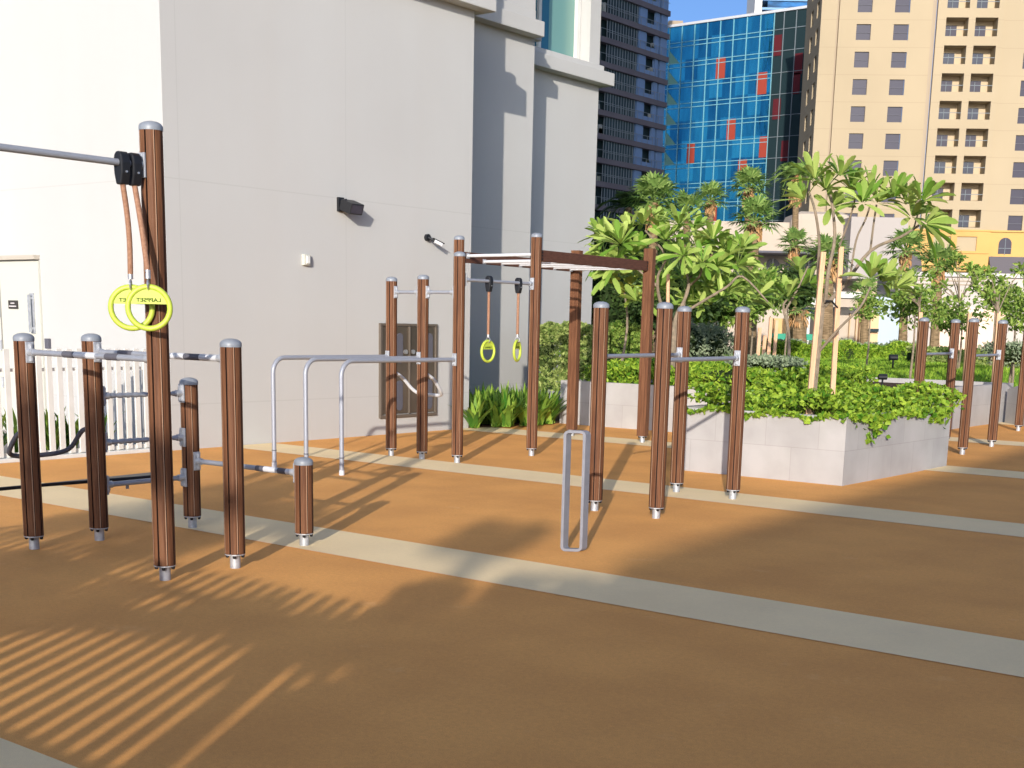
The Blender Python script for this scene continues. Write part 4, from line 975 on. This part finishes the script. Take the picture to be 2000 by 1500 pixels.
for kk, r_ in enumerate(brow):
    for a0 in (13.5, 16.58):
        m = MB(); m.quad(PF(a0, r_-1.9, 1.7), PF(a0+2.36, r_-1.9, 1.7), PF(a0+2.36, r_, 1.7), PF(a0, r_, 1.7)); bo = m.build('balcony', wallb, t)
        m = MB(); m.quad(PF(a0+.02, r_-1.88, 1.67), PF(a0+1.62, r_-1.88, 1.67), PF(a0+1.62, r_-.42, 1.67), PF(a0+.02, r_-.42, 1.67)); m.build('glass_door', pane_blue if kk % 2 else pane, bo)
        m = MB(); m.obox(PF(a0+1.18, r_-1.22, -.2), u, n, (0, 0, 1), 1.18, .02, .03)
        m.obox(PF(a0+.95, r_-1.2, 1.62), u, n, (0, 0, 1), .03, .03, .65); m.build('railing', mullm, bo)
m = MB()   # orange lower storeys
oz = [9.2, 10.55, 12.08, 12.68]
grid_wall(m, O+n*.45, u, n, [11.6, 14.0, 15.9, 16.55, 18.7, 20.1], oz, lambda i, j: i in (1, 3) and j == 1, 1.4)
m.quad(PF(11.6, 8.35, -.45), PF(20.1, 8.35, -.45), PF(20.1, 9.2, -.45), PF(11.6, 9.2, -.45)); m.quad(PF(11.6, 12.68, -.45), PF(20.1, 12.68, -.45), PF(20.1, 12.68, .3), PF(11.6, 12.68, .3))
m.quad(PF(11.6, 0, 1.6), PF(20.1, 0, 1.6), PF(20.1, 8.35, 1.6), PF(11.6, 8.35, 1.6)); m.quad(PF(11.6, 8.35, -.45), PF(20.1, 8.35, -.45), PF(20.1, 8.35, 1.6), PF(11.6, 8.35, 1.6))
m.quad(PF(20.1, 0, -.2), PF(31, 0, -.2), PF(31, 12.6, -.2), PF(20.1, 12.6, -.2)); m.quad(PF(20.1, 0, -.45), PF(20.1, 0, 1.6), PF(20.1, 12.68, 1.6), PF(20.1, 12.68, -.45))
m.quad(PF(9.2, 9.0, -.2), PF(11.6, 9.0, -.2), PF(11.6, 12.4, -.2), PF(9.2, 12.9, -.2))
m.build('orange_storey', orange, t)
for a0 in (14.0, 16.55):
    m = MB(); m.quad(PF(a0, 10.55, .9), PF(a0+2.1, 10.55, .9), PF(a0+2.1, 12.08, .9), PF(a0, 12.08, .9)); m.build('loggia_wall', orange, t)
    m = MB(); m.quad(PF(a0+.02, 10.56, .87), PF(a0+1.4, 10.56, .87), PF(a0+1.4, 11.85, .87), PF(a0+.02, 11.85, .87)); m.build('loggia_window', pane, t)
m = MB(); m.obox(PF(15.85, 12.74, -.35), u, n, (0, 0, 1), 4.3, .2, .08); m.obox(PF(25.5, 12.72, -.15), u, n, (0, 0, 1), 5.5, .25, .09); m.obox(PF(15.85, 10.33, -.5), u, n, (0, 0, 1), 4.25, .08, .05); m.build('cornice', orange, t)
m = MB(); ap = [(21.15, 10.3), (22.55, 10.3)]+[(21.85+.7*cos(w*pi/10), 11.35+.7*sin(w*pi/10)) for w in range(11)]
m.v = [tuple(PF(a_, z, -.23)) for a_, z in ap]; m.f = [tuple(range(len(ap)))]; aw = m.build('arched_window', pane, t)
m = MB(); m.obox(PF(21.85, 11.1, -.27), u, n, (0, 0, 1), .03, .02, .9); m.obox(PF(21.85, 10.9, -.27), u, n, (0, 0, 1), .7, .02, .03); m.build('frame', mullm, aw)
m = MB(); a_ = 15.55
for wd_ in (.13, .10, .12, .12, .13, .10, .12, None, .12):
    if wd_ is None: a_ += .18; continue
    m.obox(PF(a_+wd_/2, 9.62, -.48), u, n, (0, 0, 1), wd_/2, .03, .085); a_ += wd_+.035
m.build('name_lettering', bronze, t)
m = MB(); m.quad(PF(14.8, 6.6, 1.57), PF(19.0, 6.6, 1.57), PF(19.0, 8.15, 1.57), PF(14.8, 8.15, 1.57)); w_ = m.build('shop_window', darkglass, t)
m = MB(); [m.obox(PF(a_, 7.4, 1.5), u, n, (0, 0, 1), .07, .05, .8) for a_ in (15.6, 17.3, 18.6)]; m.build('frame', beige_g, w_)
for a0, a1, z0_, z1_, lb in ((20.2, 27, 7.7, 10.0, 'grey awning along the shops right of the orange storey'), (9.4, 12.6, 8.7, 10.6, 'dark awning left of the orange storey')):
    A_ = PF(a0, z1_, -.3); B_ = PF(a1, z1_, -.3); C_ = PF(a1, z0_, -2.2); D_ = PF(a0, z0_, -2.2); m = MB()
    m.quad(D_, C_, B_, A_); E_, F_ = PF(a0, z0_-1.1, -2.25), PF(a1, z0_-1.1, -2.25); m.quad(E_, F_, C_, D_); m.quad(A_, PF(a0, z0_-1.1, -.3), E_, D_); m.quad(PF(a1, z0_-1.1, -.3), B_, C_, F_)
    o = m.build('awning', awn); tag(o, lb, 'awning')
m = MB(); m.obox(PF(24.5, 7.9, -2.6), u, n, (0, 0, 1), .75, .05, .55); tag(m.build('shop_sign', signred), 'red shop sign hanging at the right edge above the pale terrace', 'sign')

# dark tower
t = thing('dark_tower', (-100, 140, 0), 'shaded grey apartment tower with long balcony bands left of the glass building', 'building')
X = -93.0; m = MB(); m.box(X-14, 118, 0, X-.9, 148.1, 90); m.build('core', darkglass, t)
fl = [37.7+2.725*k for k in range(-9, 5)]
for z in fl:
    m = MB(); m.box(X-.9, 118, z-.62, X, 148.15, z); m.build('spandrel', spandrel, t)
m = MB()
m.box(X-.95, 118, 0, X-.02, 148.1, 37.7-2.725*9-.7)
m.build('podium_wall', spandrel, t)
m = MB()
for z in fl:
    k = 134.7
    while k < 141.3: m.box(X-.35, k, z, X-.29, k+.09, z+2.1); k += .58
    m.box(X-.34, 134.7, z+.75, X-.30, 141.4, z+.82)
m.build('mullion', mullm, t)
m = MB(); mb2 = MB()
for z in fl:
    m.quad((X-.36, 135, z), (X-.36, 141.4, z), (X-.36, 141.4, z+2.1), (X-.36, 135, z+2.1))
    for y0_, y1_ in ((141.65, 143.3), (145.3, 146.1), (146.6, 148.0)): mb2.box(X-.6, y0_, z, X-.28, y1_, z+2.12)
    mb2.box(X-.5, 143.3, z, X-.28, 145.3, z+.55)
m.build('glazing', darkglass, t); mb2.build('pale_panel', paleblue, t)
m = MB()
for z in fl:
    k = 133.2
    while k < 148: m.obox((X-.05, k, z+.45), (1, 0, 0), (0, 1, 0), (0, 0, 1), .02, .02, .45); k += 1.2
    m.box(X-.07, 133, z+.88, X-.02, 148, z+.93)
m.build('railing', mullm, t)
m = MB(); random.seed(3)
for z in fl[:12]:
    for q in range(2):
        y_ = random.choice((133.4, 134.0, 144.1, 144.7)); m.box(X-.6, y_, z, X-.3, y_+.35, z+random.uniform(.5, 1.2))
m.build('balcony_clutter', mat('clutter', (.30, .31, .30), .7, island=(.12, .15, .12)), t)

# blue glass building
Y = 175.9; t = thing('glass_building', (-98, 182, 0), 'bright blue curtain-wall building with scattered red panels', 'building')
m = MB(); m.quad((-111, Y, 0), (-93.2, Y, 0), (-93.2, Y, 45.45), (-111, Y, 45.45)); m.build('glazing', blueglass, t)
m = MB(); m.quad((-93.2, Y, 0), (-86, Y, 0), (-86, Y, 45.5), (-93.2, Y, 45.5)); m.quad((-117, Y, 0), (-111, Y, 0), (-111, Y, 45.45), (-117, Y, 45.45)); m.build('dark_glazing', darkglass, t)  # right bay: reflection of a dark building put into darker glass
m = MB(); m.box(-117, Y+.05, 0, -86, Y+14, 45.3); m.build('core', grip, t)
m = MB(); x = -110.4; k = 0
while x < -93:
    m.box(x-.055, Y-.12, 0, x+.055, Y-.01, 45.4); x += 2.16
for q in range(16):
    for z in (43.1-2.9*q, 42.5-2.9*q):
        if z > 0: m.box(-111, Y-.10, z-.045, -93.2, Y-.008, z+.045)
m.build('mullion', mullc, t)
m = MB(); x = -91.6
while x < -86: m.box(x-.05, Y-.12, 0, x+.05, Y-.01, 45.4); x += 1.9
for q in range(16): m.box(-93.2, Y-.10, 43.1-2.9*q-.04, -86, Y-.008, 43.1-2.9*q+.04)
m.build('dark_mullion', mullm, t)
m = MB(); m.box(-111.5, Y-.25, 45.4, -86, Y+.3, 45.75); m.build('roof_edge', mat('roof_edge', (.45, .47, .5), .5), t)
for x0, z1_, x1, z0_ in ((-102.2, 40.3, -100.7, 37.4), (-95.4, 37.6, -93.8, 34.6), (-99.9, 31.6, -98.5, 28.7), (-94.4, 28.8, -93.2, 25.9), (-106.5, 28.6, -105.2, 25.7), (-97.7, 25.8, -96.3, 23.0), (-102.5, 19.8, -100.9, 17.0)):
    m = MB(); m.box(x0, Y-.09, z0_, x1, Y-.009, z1_); m.build('red_panel', redp, t)
redd = mat('red_panel_dark', (.09, .015, .02), .4)  # darker copy of the red for panels inside the painted reflection
for x0, z1_ in ((-93.0, 42.4), (-89.6, 39.6), (-92.6, 33.8), (-89.8, 37), (-90.9, 28)):
    m = MB(); m.box(x0, Y-.07, z1_-2.8, x0+1.2, Y-.009, z1_); m.build('red_panel', redd, t)
for k in range(9):  # pale blinds and reveals behind the glazing on the left edge
    z = 42.5-2.9*k; m = MB(); m.v = [(-110.3, Y-.03, z-2.3), (-108.5, Y-.03, z-2.3), (-110.3, Y-.03, z-.4)]; m.f = [(0, 1, 2)]; m.build('blind', mat('blind%d' % k, (.12, .26, .22), .5) if k == 0 else MATS['blind0'], t)
# second tower behind
t = thing('blue_tower', (-108, 245, 0), 'distant blue tower with a white vertical fin rising above the glass building', 'building')
p0, p1, p2 = at(1437, 30, 280), at(1451, 30, 280), at(1600, 30, 280)
m = MB(); m.obox(((p1.x+p2.x)/2, (p1.y+p2.y)/2+8, 45), R2, F2, (0, 0, 1), (p2-p1).length/2, 6, 45); m.build('core', mat('tower_blue', (.03, .13, .30), .15, .3, var=(.02, .05, .10), scale=.3, stretch=(1, 1, 3)), t)
m = MB(); m.obox(((p0.x+p1.x)/2, (p0.y+p1.y)/2+6, 45), R2, F2, (0, 0, 1), (p1-p0).length/2, 5, 45); m.build('fin', white, t)
m = MB()
for k in range(34): m.obox(((p1.x+p2.x)/2, (p1.y+p2.y)/2+5, 30+k*1.75), R2, F2, (0, 0, 1), (p2-p1).length/2, 4, .22)
m.build('floor_band', mat('bandblue', (.16, .30, .48), .4), t)
m = MB(); q = at(1317, 50, 215); m.obox((q.x, q.y, q.z/2), R2, F2, (0, 0, 1), 1.1, 2, q.z/2+.3); tag(m.build('roof_house', beige_g), 'small brown rooftop block between the dark tower and the glass building', 'building')

# cream podium with arcade
D = 88
def PP(px, py, d=D): return at(px, py, d)
t = thing('cream_podium', tuple(Vector((PP(1500, 650).x, PP(1500, 650).y, 0))), 'cream low building with curved parapet and shaded arcade behind the palms', 'building')
cream = mat('cream_render', (.47, .40, .33), .85, var=(.43, .37, .30), scale=.3)
def slab(m, px0, px1, pyt, pyb, d, th=4, base=None):
    A_ = PP(px0, pyb, d); B_ = PP(px1, pyb, d); zt = (PP(px0, pyt, d).z+PP(px1, pyt, d).z)/2; zb = (A_.z+B_.z)/2 if base is None else base
    uu = Vector((B_.x-A_.x, B_.y-A_.y, 0)); c = Vector(((A_.x+B_.x)/2, (A_.y+B_.y)/2, 0)); nn = Vector((-uu.y, uu.x, 0)).normalized()
    if nn.dot(F2) < 0: nn = -nn
    m.obox((c.x+nn.x*th/2, c.y+nn.y*th/2, (zt+zb)/2), uu, nn, (0, 0, 1), uu.length/2, th/2, (zt-zb)/2)
m = MB(); slab(m, 1290, 1552, 432, 489, D); m.build('upper_wall', cream, t)
m = MB(); slab(m, 1545, 1662, 412, 489, D-1); m.build('upper_wall', cream, t, bevel=.6)
m = MB(); slab(m, 1655, 1765, 424, 545, D-3); m.build('side_wall', mat('shaded_render', (.36, .33, .31), .85), t)  # greyer than the cream walls: this wall's shade is put into its colour
m = MB(); slab(m, 1290, 1662, 489, 493, D-1.6); m.build('soffit_edge', grip, t)
m = MB(); slab(m, 1290, 1662, 494, 700, D+1.5, base=0); m.build('arcade_wall', cream, t)
for k, px in enumerate((1395, 1452, 1510, 1548, 1580, 1612)):
    A_ = PP(px, 505, D+1.4); m = MB(); hw = .45; zc = A_.z-.45; uu = R2
    ap = [(-hw, zc-1.3), (hw, zc-1.3)]+[(hw*cos(w*pi/8), zc+hw*sin(w*pi/8)) for w in range(9)]
    m.v = [tuple(Vector((A_.x, A_.y, 0))+uu*a_+Vector((0, 0, z))) for a_, z in ap]; m.f = [tuple(range(len(ap)))]; w_ = m.build('arched_window', pane, t)
    m = MB(); c = Vector((A_.x, A_.y, zc-.4))-F2*.03; m.obox(c, uu, F2, (0, 0, 1), .03, .02, .9); m.build('frame', white, w_)
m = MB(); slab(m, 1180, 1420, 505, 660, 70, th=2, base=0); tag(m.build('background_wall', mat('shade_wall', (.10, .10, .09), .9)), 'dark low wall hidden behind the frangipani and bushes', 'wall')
# terrace wall on the right
t = thing('terrace_wall', tuple(Vector((PP(1880, 650, 75).x, PP(1880, 650, 75).y, 0))), 'long pale terrace wall with ledge below the orange storey', 'wall')
terr = mat('terrace_render', (.47, .42, .385), .85, var=(.43, .385, .35), scale=.4)
m = MB(); slab(m, 1740, 2060, 540, 690, 75, base=0); m.build('wall', terr, t)
m = MB(); slab(m, 1740, 2060, 533, 541, 74.8, th=4.4); m.build('coping', mat('coping', (.5, .48, .45), .8), t)
m = MB(); slab(m, 1740, 1935, 547, 549, 74.95, th=.3); slab(m, 1740, 1935, 554, 556, 74.95, th=.3); m.build('groove', beige_g, t)
# shops below
t = thing('shop_pavilion', tuple(Vector((PP(1640, 650, 66).x, PP(1640, 650, 66).y, 0))), 'white shopfront pavilion with arch and tinted glass behind the lawn', 'building')
m = MB(); slab(m, 1628, 1700, 600, 690, 66, th=2, base=0); m.build('wall', cream, t)
m = MB(); slab(m, 1700, 1760, 580, 690, 67, th=2, base=0); m.build('glass_wall', mat('shop_glass', (.40, .47, .52), .2), t)
m = MB(); slab(m, 1676, 1712, 612, 690, 65.6, th=.4, base=0); m.build('door_panel', mat('peach', (.66, .45, .26), .8), t)
m = MB(); slab(m, 1694, 1716, 642, 648, 65.3, th=.4); m.build('sign_band', darkglass, t)
m = MB(); slab(m, 1560, 1600, 600, 690, 66.5, th=.5, base=0); m.build('dark_glass', darkglass, t)
m = MB(); slab(m, 1655, 1657, 612, 690, 65.8, th=.3, base=0); slab(m, 1668, 1670, 612, 690, 65.8, th=.3, base=0); m.build('pilaster', mat('pilaster', (.5, .36, .22), .8), t)
for px0, px1, y0_, mt_, lb, nm in ((1508, 1545, 622, mat('peach2', (.66, .40, .18), .8), 'orange kiosk front behind the left of the hedge', 'kiosk'), (1562, 1578, 610, white, 'white panel beside the orange kiosk', 'panel'), (1586, 1606, 620, terr, 'white doorway just left of the staked trunk', 'panel')):
    m = MB(); slab(m, px0, px1, y0_, 690, 64, th=1, base=0); tag(m.build(nm, mt_), lb, nm)
m = MB(); slab(m, 1505, 1600, 652, 664, 60, th=.3); tag(m.build('hoarding', greenm), 'low green hoarding behind the hedge', 'hoarding')
m = MB(); slab(m, 1575, 1640, 580, 596, 63, th=.6); slab(m, 1640, 1700, 570, 582, 63, th=2.5); tag(m.build('shop_canopy', white), 'white shop canopy behind the trunk of the staked tree', 'canopy')
m = MB(); slab(m, 1820, 1960, 600, 690, 62, th=.5, base=0); tag(m.build('pink_wall', mat('pinkish', (.70, .46, .36), .8, var=(.72, .58, .48), scale=.8)), 'pinkish low wall behind the far posts', 'wall')

# ------------------------------------------------------------------ unseen behind the viewer; tree crowns shaped to cast the floor shadows
m = MB(); m.prism([(12.4, -21.9), (11.4, -8.5), (30, -8.5), (30, -21.9)], 0, 8.57)
t = thing('neighbour_building', (20, -30, 0), 'plain flat-roofed building behind the viewer that shades the floor', 'building'); m.build('wall', cream, t)
m = MB(); m.prism([(12.37, -21.95), (11.37, -8.45), (30.1, -8.45), (30.1, -21.95)], 8.571, 8.75); m.build('parapet', white, t)
nS = Vector((.862, .507, 0)); aS = Vector((.507, -.862, 0)); TE = math.tan(SUN_EL)
random.seed(11)
def caster(blobs, L, label, size=.13, trunk=True):
    cs = []
    for s, a_, rs_, ra in blobs: cs.append((nS*s+aS*(a_+L)+Vector((0, 0, L*TE)), rs_, ra*TE))
    c0 = sum((c for c, _, _ in cs), Vector())/len(cs); t = thing('shade_tree', (c0.x, c0.y, 0), label, 'tree'); m = MB(); tk = MB()
    limb(tk, [(c0.x, c0.y, 0), (c0.x+.1, c0.y, c0.z*.5), tuple(c0)], .14, .08)
    for c, r1, r2 in cs:
        n_ = int(90+r1*r2*pi/(size*size)*9)
        for _ in range(n_):
            v = rvec()*(random.random()**.45); p = c+nS*(v.x*r1)+aS*(v.y*r1*.25)+Vector((0, 0, v.z*r2)); simple_leaf(m, p, size*random.uniform(.7, 1.4), None, .7)
        limb(tk, [c0-Vector((0, 0, .4)), c0.lerp(c, .6), tuple(c)], .05, .02)
    m.build('crown', leaf_mid, t); tk.build('trunk', bark, t)
caster([(-.25, -5.6, .7, 2.9), (-.65, -5.0, .5, 2.4), (-.75, -7.6, .5, .75), (-1.15, -6.4, .42, .9), (-1.0, -3.9, .4, .5), (-1.2, -5.2, .38, .7)], 15, 'broad shade tree behind the viewer casting the large soft shadow')
caster([(-2.1, -6.42, .55, .42), (-1.65, -6.2, .5, .7), (-2.45, -6.9, .25, .25), (-1.5, -7.4, .22, .6)], 11, 'smaller shade tree behind the viewer left of the broad one')
caster([(-1.55, -9.9, .22, .75), (-1.35, -9.4, .22, .7), (-1.65, -9.2, .2, .4), (-1.2, -10.0, .15, .5)], 24, 'tall slender tree far behind the viewer casting a small soft shadow blob', size=.12)
caster([(-4.15, -10.6, .62, 2.6), (-3.35, -10.4, .38, .8), (-3.6, -8.8, .32, .9), (-4.8, -9.5, .3, .9), (-3.0, -9.6, .16, .4)], 20, 'tall slender shade tree behind the viewer at the far left')
caster([(-2.9, -6.45, .5, .30), (-3.5, -6.5, .4, .55), (-3.9, -7.2, .38, .8), (-3.3, -7.1, .22, .4), (-4.4, -7.7, .42, .7)], 6.5, 'shrubby tree behind the picket fence at the viewer back', size=.09)
for o in bpy.data.objects:
    if '_o' in o: del o['_o']
